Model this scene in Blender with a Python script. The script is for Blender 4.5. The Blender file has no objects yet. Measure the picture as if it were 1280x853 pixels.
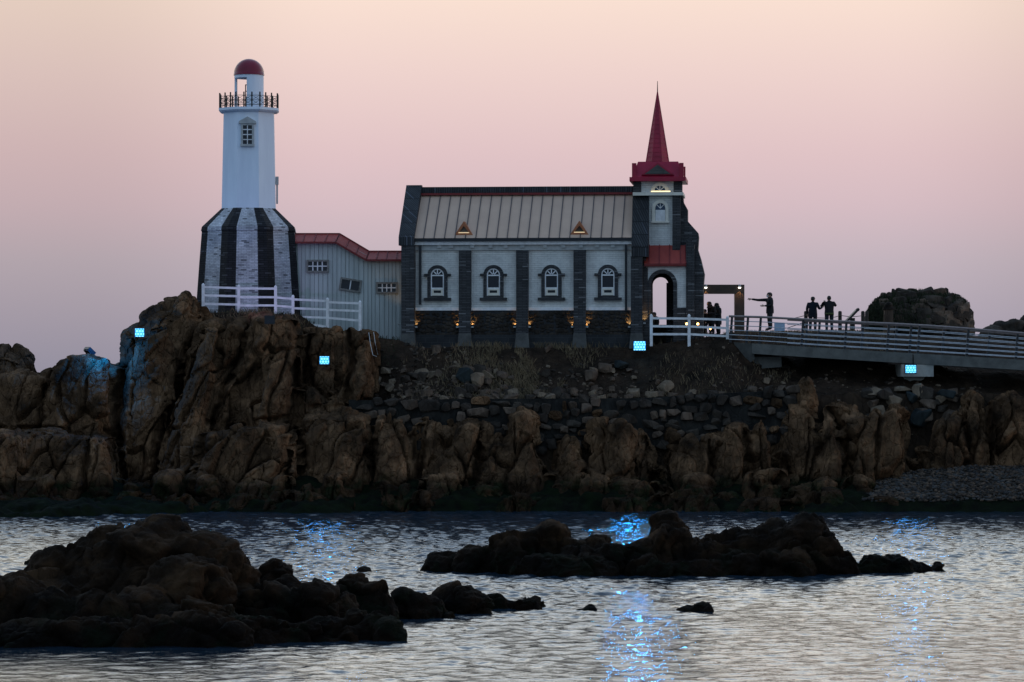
import bpy, bmesh, math, random
import numpy as np
from mathutils import Vector, Matrix
random.seed(7)
RNG = np.random.default_rng(11)
S = bpy.context.scene
COL = S.collection
R = math.radians
PI = math.pi

# ------------------------------------------------------------------ camera geometry
F = 4050.0                      # focal length in photo pixels (1280 wide)
HC = 5.86                       # eye height over the water
TH = math.atan(41.5 / F)        # slight upward pitch
CT, ST = math.cos(TH), math.sin(TH)

def ray(px, py):
    u = (px - 640.0) / F; v = (426.5 - py) / F
    return np.array([u, CT - v * ST, ST + v * CT])

def P(px, py, Y):
    d = ray(px, py); t = Y / d[1]
    return Vector((d[0] * t, Y, HC + d[2] * t))

def mpp(Y): return Y / F        # metres per photo pixel at depth Y

class Frame:
    """a vertical working plane turned by yaw about z; pt() gives local coordinates"""
    def __init__(s, px, py, Y, yaw=0.0):
        s.o = P(px, py, Y); s.yaw = yaw
        s.a = np.array([math.cos(yaw), math.sin(yaw), 0.0])
        s.n = np.array([-math.sin(yaw), math.cos(yaw), 0.0])
    def pt(s, px, py, ly=0.0):
        d = ray(px, py); c = np.array([0, 0, HC]); o = np.array(s.o)
        t = (ly + (o - c) @ s.n) / (d @ s.n)
        p = c + d * t - o
        return float(p @ s.a), float(ly), float(p[2])
    def x(s, px, ly=0.0, py=400): return s.pt(px, py, ly)[0]
    def z(s, py, ly=0.0, px=640): return s.pt(px, py, ly)[2]

# ------------------------------------------------------------------ object helpers
def tag(o, label=None, cat=None, group=None, kind=None):
    if label: o['label'] = label
    if cat: o['category'] = cat
    if group: o['group'] = group
    if kind: o['kind'] = kind
    return o

def empty(name, loc, rz=0.0, label=None, cat=None, group=None):
    o = bpy.data.objects.new(name, None); COL.objects.link(o)
    o.empty_display_size = 0.3
    o.location = loc; o.rotation_euler = (0, 0, rz)
    return tag(o, label, cat, group)

class MB:
    def __init__(s): s.v = []; s.f = []; s.m = []; s.sm = []
    def add(s, vs, fs, mi=0, smooth=False):
        b = len(s.v); s.v.extend([tuple(map(float, p)) for p in vs])
        for f in fs:
            s.f.append(tuple(b + i for i in f)); s.m.append(mi); s.sm.append(smooth)
    def box(s, x0, x1, y0, y1, z0, z1, mi=0):
        vs = [(x0,y0,z0),(x1,y0,z0),(x1,y1,z0),(x0,y1,z0),(x0,y0,z1),(x1,y0,z1),(x1,y1,z1),(x0,y1,z1)]
        s.add(vs, [(0,3,2,1),(4,5,6,7),(0,1,5,4),(1,2,6,5),(2,3,7,6),(3,0,4,7)], mi)
    def hexa(s, b, t, mi=0):
        """b, t: four corners of the bottom / top"""
        s.add(list(b) + list(t), [(0,3,2,1),(4,5,6,7),(0,1,5,4),(1,2,6,5),(2,3,7,6),(3,0,4,7)], mi)
    def prism(s, poly, y0, y1, mi=0):
        n = len(poly)
        vs = [(x, y0, z) for x, z in poly] + [(x, y1, z) for x, z in poly]
        s.add(vs, [tuple(range(n)), tuple(range(2*n-1, n-1, -1))] + [(i, n+i, n+(i+1) % n, (i+1) % n) for i in range(n)], mi)
    def prismx(s, poly, x0, x1, mi=0):
        n = len(poly)
        vs = [(x0, y, z) for y, z in poly] + [(x1, y, z) for y, z in poly]
        s.add(vs, [tuple(range(n)), tuple(range(2*n-1, n-1, -1))] + [(i, n+i, n+(i+1) % n, (i+1) % n) for i in range(n)], mi)
    def bar(s, p, q, w, h=None, mi=0, up=(0,0,1)):
        """rectangular bar from p to q, w wide, h high"""
        h = h or w; p = Vector(p); q = Vector(q); d = (q - p).normalized(); upv = Vector(up)
        if abs(d.dot(upv)) > .95: upv = Vector((0, 1, 0))
        a = d.cross(upv).normalized() * (w / 2); b = a.cross(d).normalized() * (h / 2)
        c = lambda o: [o - a - b, o + a - b, o + a + b, o - a + b]
        s.add(c(p) + c(q), [(0,1,2,3),(7,6,5,4),(0,4,5,1),(1,5,6,2),(2,6,7,3),(3,7,4,0)], mi)
    def tube(s, pts, r, seg=8, mi=0, smooth=True):
        pts = [Vector(p) for p in pts]; n = len(pts)
        rs = r if isinstance(r, (list, tuple)) else [r] * n
        vs = []
        for i, p in enumerate(pts):
            d = (pts[min(i+1, n-1)] - pts[max(i-1, 0)]).normalized()
            u = Vector((0,0,1)) if abs(d.z) < .9 else Vector((0,1,0))
            a = d.cross(u).normalized(); b = d.cross(a)
            for k in range(seg):
                t = 2*PI*k/seg; vs.append(p + (a*math.cos(t) + b*math.sin(t)) * rs[i])
        fs = [(i*seg+k, i*seg+(k+1) % seg, (i+1)*seg+(k+1) % seg, (i+1)*seg+k) for i in range(n-1) for k in range(seg)]
        s.add(vs, fs, mi, smooth)
        s.add(vs[:seg], [tuple(range(seg))], mi); s.add(vs[-seg:], [tuple(range(seg-1, -1, -1))], mi)
    def lathe(s, prof, n, c=(0,0), a0=0.0, mi=0, smooth=True, caps=True):
        vs = [(c[0] + r*math.cos(a0+2*PI*k/n), c[1] + r*math.sin(a0+2*PI*k/n), z) for r, z in prof for k in range(n)]
        m = len(prof)
        s.add(vs, [(i*n+k, i*n+(k+1) % n, (i+1)*n+(k+1) % n, (i+1)*n+k) for i in range(m-1) for k in range(n)], mi, smooth)
        if caps:
            s.add(vs[:n], [tuple(range(n-1, -1, -1))], mi); s.add(vs[-n:], [tuple(range(n))], mi)
    def arch(s, cx, zs, ri, ro, y0, y1, zb=None, n=14, mi=0, ky=1.0):
        """half-ring standing in xz, optionally with legs down to zb"""
        inn = []; out = []
        if zb is not None: inn.append((cx+ri, zb)); out.append((cx+ro, zb))
        for k in range(n+1):
            t = PI*k/n
            inn.append((cx+ri*math.cos(t), zs+ri*ky*math.sin(t))); out.append((cx+ro*math.cos(t), zs+(ro-ri+ri*ky)*math.sin(t)))
        if zb is not None: inn.append((cx-ri, zb)); out.append((cx-ro, zb))
        m = len(inn)
        vs = [(x,y0,z) for x,z in inn] + [(x,y0,z) for x,z in out] + [(x,y1,z) for x,z in inn] + [(x,y1,z) for x,z in out]
        fs = []
        for i in range(m-1):
            fs += [(i,i+1,m+i+1,m+i), (2*m+i,3*m+i,3*m+i+1,2*m+i+1), (i,2*m+i,2*m+i+1,i+1), (m+i,m+i+1,3*m+i+1,3*m+i)]
        fs += [(0,m,3*m,2*m), (m-1,3*m-1,4*m-1,2*m-1)]
        s.add(vs, fs, mi)
    def ball(s, c, r, sub=2, mi=0, jitter=0.0, smooth=True):
        bm = bmesh.new(); bmesh.ops.create_icosphere(bm, subdivisions=sub, radius=1.0)
        r = r if isinstance(r, (tuple, list)) else (r, r, r)
        vs = [(c[0]+v.co.x*r[0]*(1+random.uniform(-jitter, jitter)), c[1]+v.co.y*r[1]*(1+random.uniform(-jitter, jitter)), c[2]+v.co.z*r[2]*(1+random.uniform(-jitter, jitter))) for v in bm.verts]
        s.add(vs, [tuple(v.index for v in f.verts) for f in bm.faces], mi, smooth); bm.free()
    def build(s, name, mats, parent=None, fix=True, loc=None):
        me = bpy.data.meshes.new(name); me.from_pydata(s.v, [], s.f)
        for m in (mats if isinstance(mats, (list, tuple)) else [mats]): me.materials.append(m)
        me.polygons.foreach_set('material_index', s.m); me.polygons.foreach_set('use_smooth', s.sm)
        if fix:
            bm = bmesh.new(); bm.from_mesh(me); bmesh.ops.recalc_face_normals(bm, faces=bm.faces); bm.to_mesh(me); bm.free()
        me.update()
        o = bpy.data.objects.new(name, me); COL.objects.link(o)
        if parent: o.parent = parent
        if loc: o.location = loc
        return o

def copy_tree(o, parent=None):
    c = o.copy(); COL.objects.link(c)
    if parent: c.parent = parent
    for ch in list(o.children): copy_tree(ch, c)
    return c

# ------------------------------------------------------------------ materials
class NT:
    def __init__(s, tree): s.t = tree; s.n = tree.nodes; s.l = tree.links
    def new(s, typ, **kw):
        n = s.n.new(typ)
        for k, v in kw.items():
            if hasattr(n, k) and k not in ('Scale',): setattr(n, k, v)
        return n
    def link(s, a, b): s.l.new(a, b)

def base_mat(name, rough=0.7, spec=0.3, metal=0.0):
    m = bpy.data.materials.new(name); m.use_nodes = True
    nt = NT(m.node_tree); b = nt.n['Principled BSDF']
    b.inputs['Roughness'].default_value = rough; b.inputs['Metallic'].default_value = metal
    b.inputs['Specular IOR Level'].default_value = spec
    return m, nt, b

def coords(nt, scale=(1,1,1), rot=(0,0,0)):
    tc = nt.new('ShaderNodeTexCoord'); mp = nt.new('ShaderNodeMapping')
    mp.inputs['Scale'].default_value = scale; mp.inputs['Rotation'].default_value = rot
    nt.link(tc.outputs['Object'], mp.inputs['Vector']); return mp.outputs[0]

def noise(nt, vec, scale, detail=6, rough=.6, dist=0.0):
    n = nt.new('ShaderNodeTexNoise'); n.inputs['Scale'].default_value = scale; n.inputs['Detail'].default_value = detail
    n.inputs['Roughness'].default_value = rough; n.inputs['Distortion'].default_value = dist
    nt.link(vec, n.inputs['Vector']); return n.outputs['Fac']

def ramp(nt, fac, stops, interp='LINEAR'):
    r = nt.new('ShaderNodeValToRGB'); r.color_ramp.interpolation = interp; e = r.color_ramp.elements
    while len(e) < len(stops): e.new(0.5)
    for i, (p, c) in enumerate(stops):
        e[i].position = p; e[i].color = (*c, 1) if len(c) == 3 else c
    if fac is not None: nt.link(fac, r.inputs[0])
    return r.outputs[0]

def mixc(nt, fac, a, b, mode='MIX'):
    m = nt.new('ShaderNodeMix'); m.data_type = 'RGBA'; m.blend_type = mode
    for sock, val in ((m.inputs[0], fac), (m.inputs[6], a), (m.inputs[7], b)):
        if isinstance(val, (int, float)): sock.default_value = val
        elif isinstance(val, tuple): sock.default_value = (*val, 1)
        else: nt.link(val, sock)
    return m.outputs[2]

def math_n(nt, op, a, b=None, clamp=False):
    m = nt.new('ShaderNodeMath'); m.operation = op; m.use_clamp = clamp
    for i, v in enumerate((a, b)):
        if v is None: continue
        if isinstance(v, (int, float)): m.inputs[i].default_value = v
        else: nt.link(v, m.inputs[i])
    return m.outputs[0]

def bump(nt, b, h, dist, strength=1.0):
    n = nt.new('ShaderNodeBump'); n.inputs['Distance'].default_value = dist; n.inputs['Strength'].default_value = strength
    nt.link(h, n.inputs['Height']); nt.link(n.outputs[0], b.inputs['Normal'])

def paint(name, c1, c2=None, rough=.6, scale=3.0, metal=0.0, bmp=0.004, spec=.3, streak=False):
    """weathered plain colour"""
    m, nt, b = base_mat(name, rough, spec, metal)
    c2 = c2 or tuple(x * .72 for x in c1)
    v = coords(nt, (1, 1, .12) if streak else (1, 1, 1))
    f = noise(nt, v, scale, 8, .65)
    nt.link(ramp(nt, f, [(.36, c2), (.62, c1)]), b.inputs['Base Color'])
    if bmp: bump(nt, b, noise(nt, coords(nt), 18, 4), bmp)
    return m

def polarvec(nt, r):
    tc = nt.new('ShaderNodeTexCoord'); sp = nt.new('ShaderNodeSeparateXYZ'); cb = nt.new('ShaderNodeCombineXYZ')
    nt.link(tc.outputs['Object'], sp.inputs[0])
    nt.link(math_n(nt, 'MULTIPLY', math_n(nt, 'ARCTAN2', sp.outputs[1], sp.outputs[0]), r), cb.inputs[0]); nt.link(sp.outputs[2], cb.inputs[1])
    return cb.outputs[0], tc.outputs['Object']

def wallvec(nt):
    """(x + y, z) so bricks course round the corners"""
    tc = nt.new('ShaderNodeTexCoord'); sp = nt.new('ShaderNodeSeparateXYZ'); cb = nt.new('ShaderNodeCombineXYZ')
    nt.link(tc.outputs['Object'], sp.inputs[0])
    nt.link(math_n(nt, 'ADD', sp.outputs[0], sp.outputs[1]), cb.inputs[0]); nt.link(sp.outputs[2], cb.inputs[1])
    return cb.outputs[0], tc.outputs['Object']

def brick(name, c1, c2, mortar, bw, bh, msize=.012, rough=.75, odd=None, odd_amt=.05, bmp=.01, dirt=.35, polar=None):
    m, nt, b = base_mat(name, rough, .25)
    v, oc = polarvec(nt, polar) if polar else wallvec(nt)
    t = nt.new('ShaderNodeTexBrick'); nt.link(v, t.inputs['Vector'])
    t.inputs['Color1'].default_value = (*c1, 1); t.inputs['Color2'].default_value = (*c2, 1); t.inputs['Mortar'].default_value = (*mortar, 1)
    t.inputs['Scale'].default_value = 1.0; t.inputs['Mortar Size'].default_value = msize; t.inputs['Mortar Smooth'].default_value = .2
    t.inputs['Brick Width'].default_value = bw; t.inputs['Row Height'].default_value = bh
    col = t.outputs['Color']
    if odd:                     # a few paler bricks scattered through the coursing
        t2 = nt.new('ShaderNodeTexBrick'); nt.link(v, t2.inputs['Vector'])
        t2.inputs['Color1'].default_value = (0,0,0,1); t2.inputs['Color2'].default_value = (1,1,1,1); t2.inputs['Mortar'].default_value = (0,0,0,1)
        t2.inputs['Scale'].default_value = 1.0; t2.inputs['Mortar Size'].default_value = msize
        t2.inputs['Brick Width'].default_value = bw; t2.inputs['Row Height'].default_value = bh
        k = ramp(nt, t2.outputs['Color'], [(1-odd_amt-.02, (0,0,0)), (1-odd_amt, (1,1,1))])
        col = mixc(nt, k, col, odd)
    d = ramp(nt, noise(nt, oc, 1.3, 8, .65), [(.35, (1-dirt,)*3), (.65, (1,1,1))])
    nt.link(mixc(nt, 1.0, col, d, 'MULTIPLY'), b.inputs['Base Color'])
    bump(nt, b, t.outputs['Fac'], -bmp)
    return m

def rock_mat(name, light, mid, dark, scale=.5, wet=None, bmp=.06, algae=None, rough=.9, crack=6.0):
    m, nt, b = base_mat(name, rough, .07)
    v = coords(nt)
    n1 = noise(nt, v, scale, 10, .62, .4); n2 = noise(nt, coords(nt, (1, 1, .35)), scale*2.7, 8, .6, .3)
    c = ramp(nt, n1, [(.32, dark), (.5, mid), (.68, light)])
    c = mixc(nt, 1.0, c, ramp(nt, n2, [(.3, (.55,.52,.5)), (.62, (1.15,1.1,1.05))]), 'MULTIPLY')
    # fine dark mineral speckle and lichen
    c = mixc(nt, ramp(nt, noise(nt, v, 9, 5, .7), [(.58, (0,0,0)), (.72, (.6,)*3)]), c, dark)
    if wet is not None:         # tide mark: darker wet rock under an uneven line, green weed on it
        sp = nt.new('ShaderNodeSeparateXYZ'); g = nt.new('ShaderNodeNewGeometry'); nt.link(g.outputs['Position'], sp.inputs[0])
        z = math_n(nt, 'ADD', sp.outputs[2], math_n(nt, 'MULTIPLY', math_n(nt, 'SUBTRACT', noise(nt, v, .9, 6), .5), 1.2))
        k = nt.new('ShaderNodeMapRange'); k.inputs[1].default_value = wet; k.inputs[2].default_value = wet + .5; nt.link(z, k.inputs[0])
        wc = mixc(nt, 1.0, c, (.3,.3,.3), 'MULTIPLY')
        if algae:
            wc = mixc(nt, ramp(nt, noise(nt, v, 1.1, 6), [(.48, (0,0,0)), (.6, (.8,)*3)]), wc, algae)
        c = mixc(nt, k.outputs[0], wc, c)
    nt.link(c, b.inputs['Base Color'])
    vo = nt.new('ShaderNodeTexVoronoi'); vo.feature = 'DISTANCE_TO_EDGE'; vo.inputs['Scale'].default_value = 2.6
    wv = nt.new('ShaderNodeMix'); wv.data_type = 'VECTOR'; wv.inputs[0].default_value = .12; nz = nt.new('ShaderNodeTexNoise'); nz.inputs['Scale'].default_value = 3; nt.link(v, nz.inputs['Vector'])
    mp2 = coords(nt, (1.2, 1.2, .5)); nt.link(mp2, wv.inputs[4]); nt.link(nz.outputs['Color'], wv.inputs[5]); nt.link(wv.outputs[1], vo.inputs['Vector'])
    crk = math_n(nt, 'MULTIPLY', math_n(nt, 'MINIMUM', vo.outputs['Distance'], .07), crack)
    hgt = math_n(nt, 'ADD', math_n(nt, 'ADD', noise(nt, v, 2.2, 10, .68, .3), crk), math_n(nt, 'MULTIPLY', noise(nt, coords(nt, (1.6,1.6,.45)), 3.5, 8, .7), .8))
    bump(nt, b, hgt, bmp)
    return m

def emit(name, col, strength):
    m, nt, b = base_mat(name, .4)
    b.inputs['Base Color'].default_value = (*col, 1); b.inputs['Emission Color'].default_value = (*col, 1); b.inputs['Emission Strength'].default_value = strength
    return m

def glass(name, col=(.012,.018,.03), rough=.08):
    m, nt, b = base_mat(name, rough, .22)
    f = noise(nt, coords(nt), 2.0, 4)
    nt.link(ramp(nt, f, [(.3, tuple(x*.6 for x in col)), (.7, col)]), b.inputs['Base Color'])
    return m

M = {}
M['white_plaster'] = paint('white_plaster', (.76,.83,.92), (.64,.71,.81), .7, 1.2, streak=True)
M['white_paint'] = paint('white_paint', (.80,.80,.81), (.62,.62,.62), .5, 4)
M['cream'] = paint('cream_paint', (.74,.70,.60), (.60,.56,.48), .6, 4)
M['grey_trim'] = paint('grey_trim', (.46,.47,.46), (.34,.35,.35), .6, 4)
M['white_brick'] = brick('white_brick', (.82,.82,.78), (.76,.76,.73), (.64,.64,.61), .30, .10, .008, odd=None, dirt=.30)
M['stripe_white'] = brick('whitewashed_brick', (.72,.74,.79), (.50,.52,.57), (.30,.31,.34), .24, .075, .009, odd=(.20,.21,.23), odd_amt=.05, dirt=.5, bmp=.02, polar=2.2)
M['stripe_dark'] = brick('charcoal_brick', (.026,.027,.031), (.014,.015,.018), (.007,.007,.008), .34, .105, .018, odd=(.06,.062,.07), odd_amt=.10, bmp=.02, polar=2.2)
M['slate_brick'] = brick('slate_brick', (.088,.090,.094), (.046,.048,.052), (.022,.022,.024), .40, .075, .012, odd=(.20,.205,.21), odd_amt=.045, bmp=.015)
M['plinth'] = paint('plinth_stone', (.030,.031,.034), (.016,.017,.019), .8, 3)
M['dark_slate'] = brick('dark_slate', (.056,.060,.066), (.028,.031,.036), (.010,.011,.012), .11, .60, .016, odd=(.09,.10,.12), odd_amt=.08, bmp=.015)
M['block'] = brick('foundation_block', (.036,.038,.041), (.024,.026,.029), (.050,.052,.054), .55, .22, .014, dirt=.4)
M['concrete'] = paint('concrete', (.135,.135,.122), (.085,.085,.078), .85, 2.2, bmp=.01)
M['pier_concrete'] = paint('pier_concrete', (.36,.36,.33), (.25,.25,.23), .85, 2.2)
M['dark_concrete'] = paint('dark_concrete', (.095,.095,.088), (.05,.05,.047), .85, 2.2, bmp=.01)
M['roof_metal'] = paint('roof_metal', (.55,.375,.27), (.50,.34,.245), .55, .8, metal=.0, bmp=0)
M['roof_seam'] = paint('roof_seam', (.085,.075,.072), None, .5, 2)
M['red_metal'] = paint('red_metal', (.36,.055,.038), (.28,.04,.03), .42, 1.5, bmp=0)
M['red_dark'] = paint('red_dark', (.34,.010,.040), (.25,.007,.030), .4, 2, bmp=0)
M['red_dome'] = paint('red_dome', (.20,.016,.034), (.16,.012,.030), .32, 1, bmp=0)
M['red_trim'] = paint('red_trim', (.20,.022,.022), None, .45, 2)
M['gutter'] = paint('black_gutter', (.012,.015,.022), None, .4, 3)
M['orange_trim'] = paint('copper_trim', (.42,.15,.06), (.30,.10,.045), .5, 5)
M['glass'] = glass('window_glass')
M['glass_blue'] = glass('blue_glass', (.03,.06,.11))
M['boards'] = paint('painted_boards', (.52,.56,.55), (.36,.40,.39), .7, 2.0, streak=True)
M['board_dark'] = paint('board_joint', (.20,.22,.22), None, .8, 2)
M['wood_frame'] = paint('weathered_frame', (.26,.25,.23), (.15,.145,.135), .7, 6)
M['dark_iron'] = paint('dark_iron', (.022,.020,.018), None, .55, 5)
M['brown_steel'] = paint('brown_steel', (.070,.046,.032), (.045,.030,.022), .6, 3)
M['steel'] = paint('brushed_steel', (.55,.56,.58), (.40,.41,.43), .32, 6, metal=.8, bmp=0)
M['steel_post'] = paint('dark_steel', (.035,.037,.042), None, .4, 6)
M['handrail'] = paint('wooden_handrail', (.24,.19,.18), (.17,.14,.13), .5, 6)
M['rope'] = paint('rope', (.12,.10,.08), None, .9, 20)
M['wood_post'] = paint('wood_post', (.04,.032,.026), None, .85, 8)
M['blue_board'] = paint('pale_blue_board', (.34,.45,.58), (.28,.38,.50), .5, 3)
M['lamp_black'] = paint('lamp_housing', (.018,.019,.022), None, .45, 8)
m_, nt_, b_ = base_mat('led_face', .3); v_, _ = wallvec(nt_)
t_ = nt_.new('ShaderNodeTexBrick'); nt_.link(v_, t_.inputs['Vector']); t_.inputs['Scale'].default_value = 1.0; t_.inputs['Brick Width'].default_value = .125; t_.inputs['Row Height'].default_value = .125
t_.inputs['Mortar Size'].default_value = .022; t_.inputs['Mortar Smooth'].default_value = .3; t_.inputs['Color1'].default_value = (.34,1.4,2.1,1); t_.inputs['Color2'].default_value = (.50,1.6,2.3,1); t_.inputs['Mortar'].default_value = (.03,.45,1.6,1)
nt_.link(t_.outputs['Color'], b_.inputs['Emission Color']); b_.inputs['Emission Strength'].default_value = 1.0; b_.inputs['Base Color'].default_value = (.01,.03,.08,1); M['led_lens'] = m_
M['warm_bulb'] = emit('warm_bulb', (1.0,.52,.16), 7)
M['white_bulb'] = emit('white_bulb', (1.0,.95,.85), 5)
M['strip'] = emit('strip_light', (1.0,.80,.42), 1.5)
M['strip_dim'] = emit('strip_light_dim', (1.0,.72,.40), .55)
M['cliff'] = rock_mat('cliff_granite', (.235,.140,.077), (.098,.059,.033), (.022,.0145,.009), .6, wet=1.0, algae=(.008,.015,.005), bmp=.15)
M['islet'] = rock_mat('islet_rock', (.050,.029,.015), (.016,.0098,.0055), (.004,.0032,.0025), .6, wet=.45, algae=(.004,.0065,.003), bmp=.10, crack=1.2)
M['stone'] = rock_mat('field_stone', (.15,.115,.088), (.095,.073,.057), (.045,.036,.030), .8, bmp=.04)
M['stone_dark'] = rock_mat('dark_field_stone', (.070,.060,.050), (.042,.036,.031), (.020,.018,.016), .9, bmp=.04)
M['stone_pale'] = rock_mat('pale_stone', (.23,.185,.135), (.16,.128,.095), (.08,.064,.050), .9, bmp=.03)
M['stone_blue'] = rock_mat('blue_stone', (.036,.046,.048), (.024,.031,.033), (.012,.016,.018), .9, bmp=.03)
M['mortar'] = rock_mat('mortar', (.030,.030,.028), (.020,.020,.019), (.010,.010,.010), 1.1, bmp=.05)
M['earth'] = rock_mat('earth', (.050,.034,.022), (.030,.021,.015), (.014,.011,.008), .7, bmp=.09)
M['grass_dry'] = paint('dry_grass', (.19,.14,.08), (.08,.06,.035), .9, 1.2, bmp=0)
M['grass_green'] = paint('green_grass', (.028,.034,.014), (.014,.018,.008), .9, 1.2, bmp=0)
M['weed'] = paint('seaweed', (.0045,.0085,.0028), (.0015,.0021,.0013), .95, 1.6, bmp=.03, spec=.05)
M['pebble'] = paint('pebbles', (.052,.052,.050), (.012,.012,.013), .8, 1.4, bmp=.0)
M['skin'] = paint('skin', (.42,.27,.20), (.36,.22,.16), .6, 10, bmp=0)
M['hair'] = paint('black_hair', (.012,.010,.010), None, .6, 20)
M['mask'] = paint('white_mask', (.7,.7,.72), None, .8, 10)
for nm, c in (('black', (.014,.015,.018)), ('navy', (.010,.014,.024)), ('char', (.025,.026,.029)), ('jeans', (.018,.023,.036)), ('shoe', (.012,.011,.011)), ('green', (.07,.09,.03))):
    M['cloth_'+nm] = paint(nm + '_cloth', c, None, .9, 7, bmp=.004)

# ------------------------------------------------------------------ numpy noise
def _h(ix, iy, iz, seed):
    h = (ix.astype(np.int64)*374761393 + iy.astype(np.int64)*668265263 + iz.astype(np.int64)*2147483647 + seed*144665) & 0xffffffff
    h = ((h ^ (h >> 13)) * 1274126177) & 0xffffffff
    h = ((h ^ (h >> 15)) * 2246822519) & 0xffffffff
    return ((h ^ (h >> 16)) & 0xffffff) / float(0xffffff)

def vnoise(p, seed=0):
    i = np.floor(p); f = p - i; f = f*f*f*(f*(f*6-15)+10); i = i.astype(np.int64); r = 0
    for dx in (0, 1):
        for dy in (0, 1):
            for dz in (0, 1):
                w = (f[:,0] if dx else 1-f[:,0]) * (f[:,1] if dy else 1-f[:,1]) * (f[:,2] if dz else 1-f[:,2])
                r = r + w * _h(i[:,0]+dx, i[:,1]+dy, i[:,2]+dz, seed)
    return r*2 - 1

def fbm(p, oct=5, seed=0, gain=.5):
    a = 1.0; r = 0; q = p.copy()
    for k in range(oct):
        r = r + a*vnoise(q, seed+k*17); q = q*2.03 + 7.1; a *= gain
    return r

def worley(p, seed=0):
    i = np.floor(p).astype(np.int64); f1 = np.full(len(p), 9.0); f2 = np.full(len(p), 9.0); idv = np.zeros(len(p)); off = np.zeros((len(p), 3))
    for dx in (-1, 0, 1):
        for dy in (-1, 0, 1):
            for dz in (-1, 0, 1):
                cx, cy, cz = i[:,0]+dx, i[:,1]+dy, i[:,2]+dz
                q = np.stack([cx + _h(cx,cy,cz,seed), cy + _h(cx,cy,cz,seed+1), cz + _h(cx,cy,cz,seed+2)], 1)
                d = np.sqrt(((q - p)**2).sum(1)); v = _h(cx,cy,cz,seed+5)
                nearer = d < f1
                f2 = np.where(nearer, f1, np.minimum(f2, d)); idv = np.where(nearer, v, idv); off = np.where(nearer[:, None], p - q, off); f1 = np.where(nearer, d, f1)
    return f1, f2, idv, off
def facets(p, scale, seed, crack, width, tilt, step, pw=1.5):
    """broken-block relief: every cell is a tilted plane, with a crack along its border"""
    f1, f2, v, off = worley(p/np.array(scale), seed); e = np.clip((f2-f1)/width, 0, 1)
    a = v*97.31; b = v*41.77; r = np.stack([np.sin(a*6.28), np.cos(a*6.28), np.sin(b*6.28)], 1)
    return (off*np.array(scale)*r).sum(1)*tilt + (v-.5)*step - (1-e)**pw*crack

# ------------------------------------------------------------------ rock masses
def cube_sphere(n=8, k=.5):
    bm = bmesh.new(); bmesh.ops.create_cube(bm, size=2); bmesh.ops.subdivide_edges(bm, edges=bm.edges, cuts=n, use_grid_fill=True)
    v = np.array([x.co for x in bm.verts]); f = [tuple(y.index for y in x.verts) for x in bm.faces]; bm.free()
    s = v / np.linalg.norm(v, axis=1)[:, None]
    return s*(1-k) + v*k, f
CS = {k: cube_sphere(7, k) for k in (.15, .35, .55, .7)}

def rock_lump(mb, top, bot, wt, wb, d, k=.55, yaw=0.0, dt=None):
    """rounded block from the centre of its top to the centre of its foot (world points)"""
    v, f = CS[k]; top = np.array(top); bot = np.array(bot)
    t = np.clip((v[:,2]+1)/2, -.1, 1.1)[:, None]
    dt = dt or d*.75
    w = wb + (wt-wb)*t[:,0]; dd = d + (dt-d)*t[:,0]
    x = v[:,0]*w/2; y = v[:,1]*dd/2
    c, s = math.cos(yaw), math.sin(yaw)
    o = bot + (top-bot)*t
    vs = np.stack([o[:,0] + x*c - y*s, o[:,1] + x*s + y*c, o[:,2]], 1)
    mb.add(vs, f)

def finish_rock(name, mb, mat, voxel, disp, parent=None, smooth=2):
    me = bpy.data.meshes.new(name+'_raw'); me.from_pydata(mb.v, [], mb.f)
    bm = bmesh.new(); bm.from_mesh(me); bmesh.ops.recalc_face_normals(bm, faces=bm.faces); bm.to_mesh(me); bm.free()
    o = bpy.data.objects.new(name, me); COL.objects.link(o)
    md = o.modifiers.new('r', 'REMESH'); md.mode = 'VOXEL'; md.voxel_size = voxel
    dg = bpy.context.evaluated_depsgraph_get(); dg.update()
    nm = bpy.data.meshes.new_from_object(o.evaluated_get(dg)); o.modifiers.clear()
    o.data = nm; bpy.data.meshes.remove(me); nm.name = name
    n = len(nm.vertices); co = np.empty(n*3, np.float32); nm.vertices.foreach_get('co', co); co = co.reshape(-1, 3).astype(float)
    # relax the voxel stair-steps
    ne = len(nm.edges); ed = np.empty(ne*2, np.int32); nm.edges.foreach_get('vertices', ed); ed = ed.reshape(-1, 2)
    deg = np.bincount(ed.ravel(), minlength=n)[:, None]
    def relax(a):
        s = np.zeros_like(a)
        for c in range(a.shape[1]):
            s[:,c] = np.bincount(ed[:,0], a[ed[:,1],c], n) + np.bincount(ed[:,1], a[ed[:,0],c], n)
        return s / np.maximum(deg, 1)
    for _ in range(smooth): co = co*.5 + relax(co)*.5
    nm.vertices.foreach_set('co', co.astype(np.float32).ravel()); nm.update()
    nr = np.empty(n*3, np.float32); nm.vertex_normals.foreach_get('vector', nr); nr = nr.reshape(-1, 3).astype(float)
    for _ in range(2): nr = relax(nr)
    nr /= np.maximum(np.linalg.norm(nr, axis=1), 1e-6)[:, None]
    co = co + disp(co, nr)
    nm.vertices.foreach_set('co', co.astype(np.float32).ravel())
    nm.polygons.foreach_set('use_smooth', np.ones(len(nm.polygons), bool))
    nm.materials.clear(); nm.materials.append(mat); nm.update()
    if parent: o.parent = parent
    return o

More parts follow.
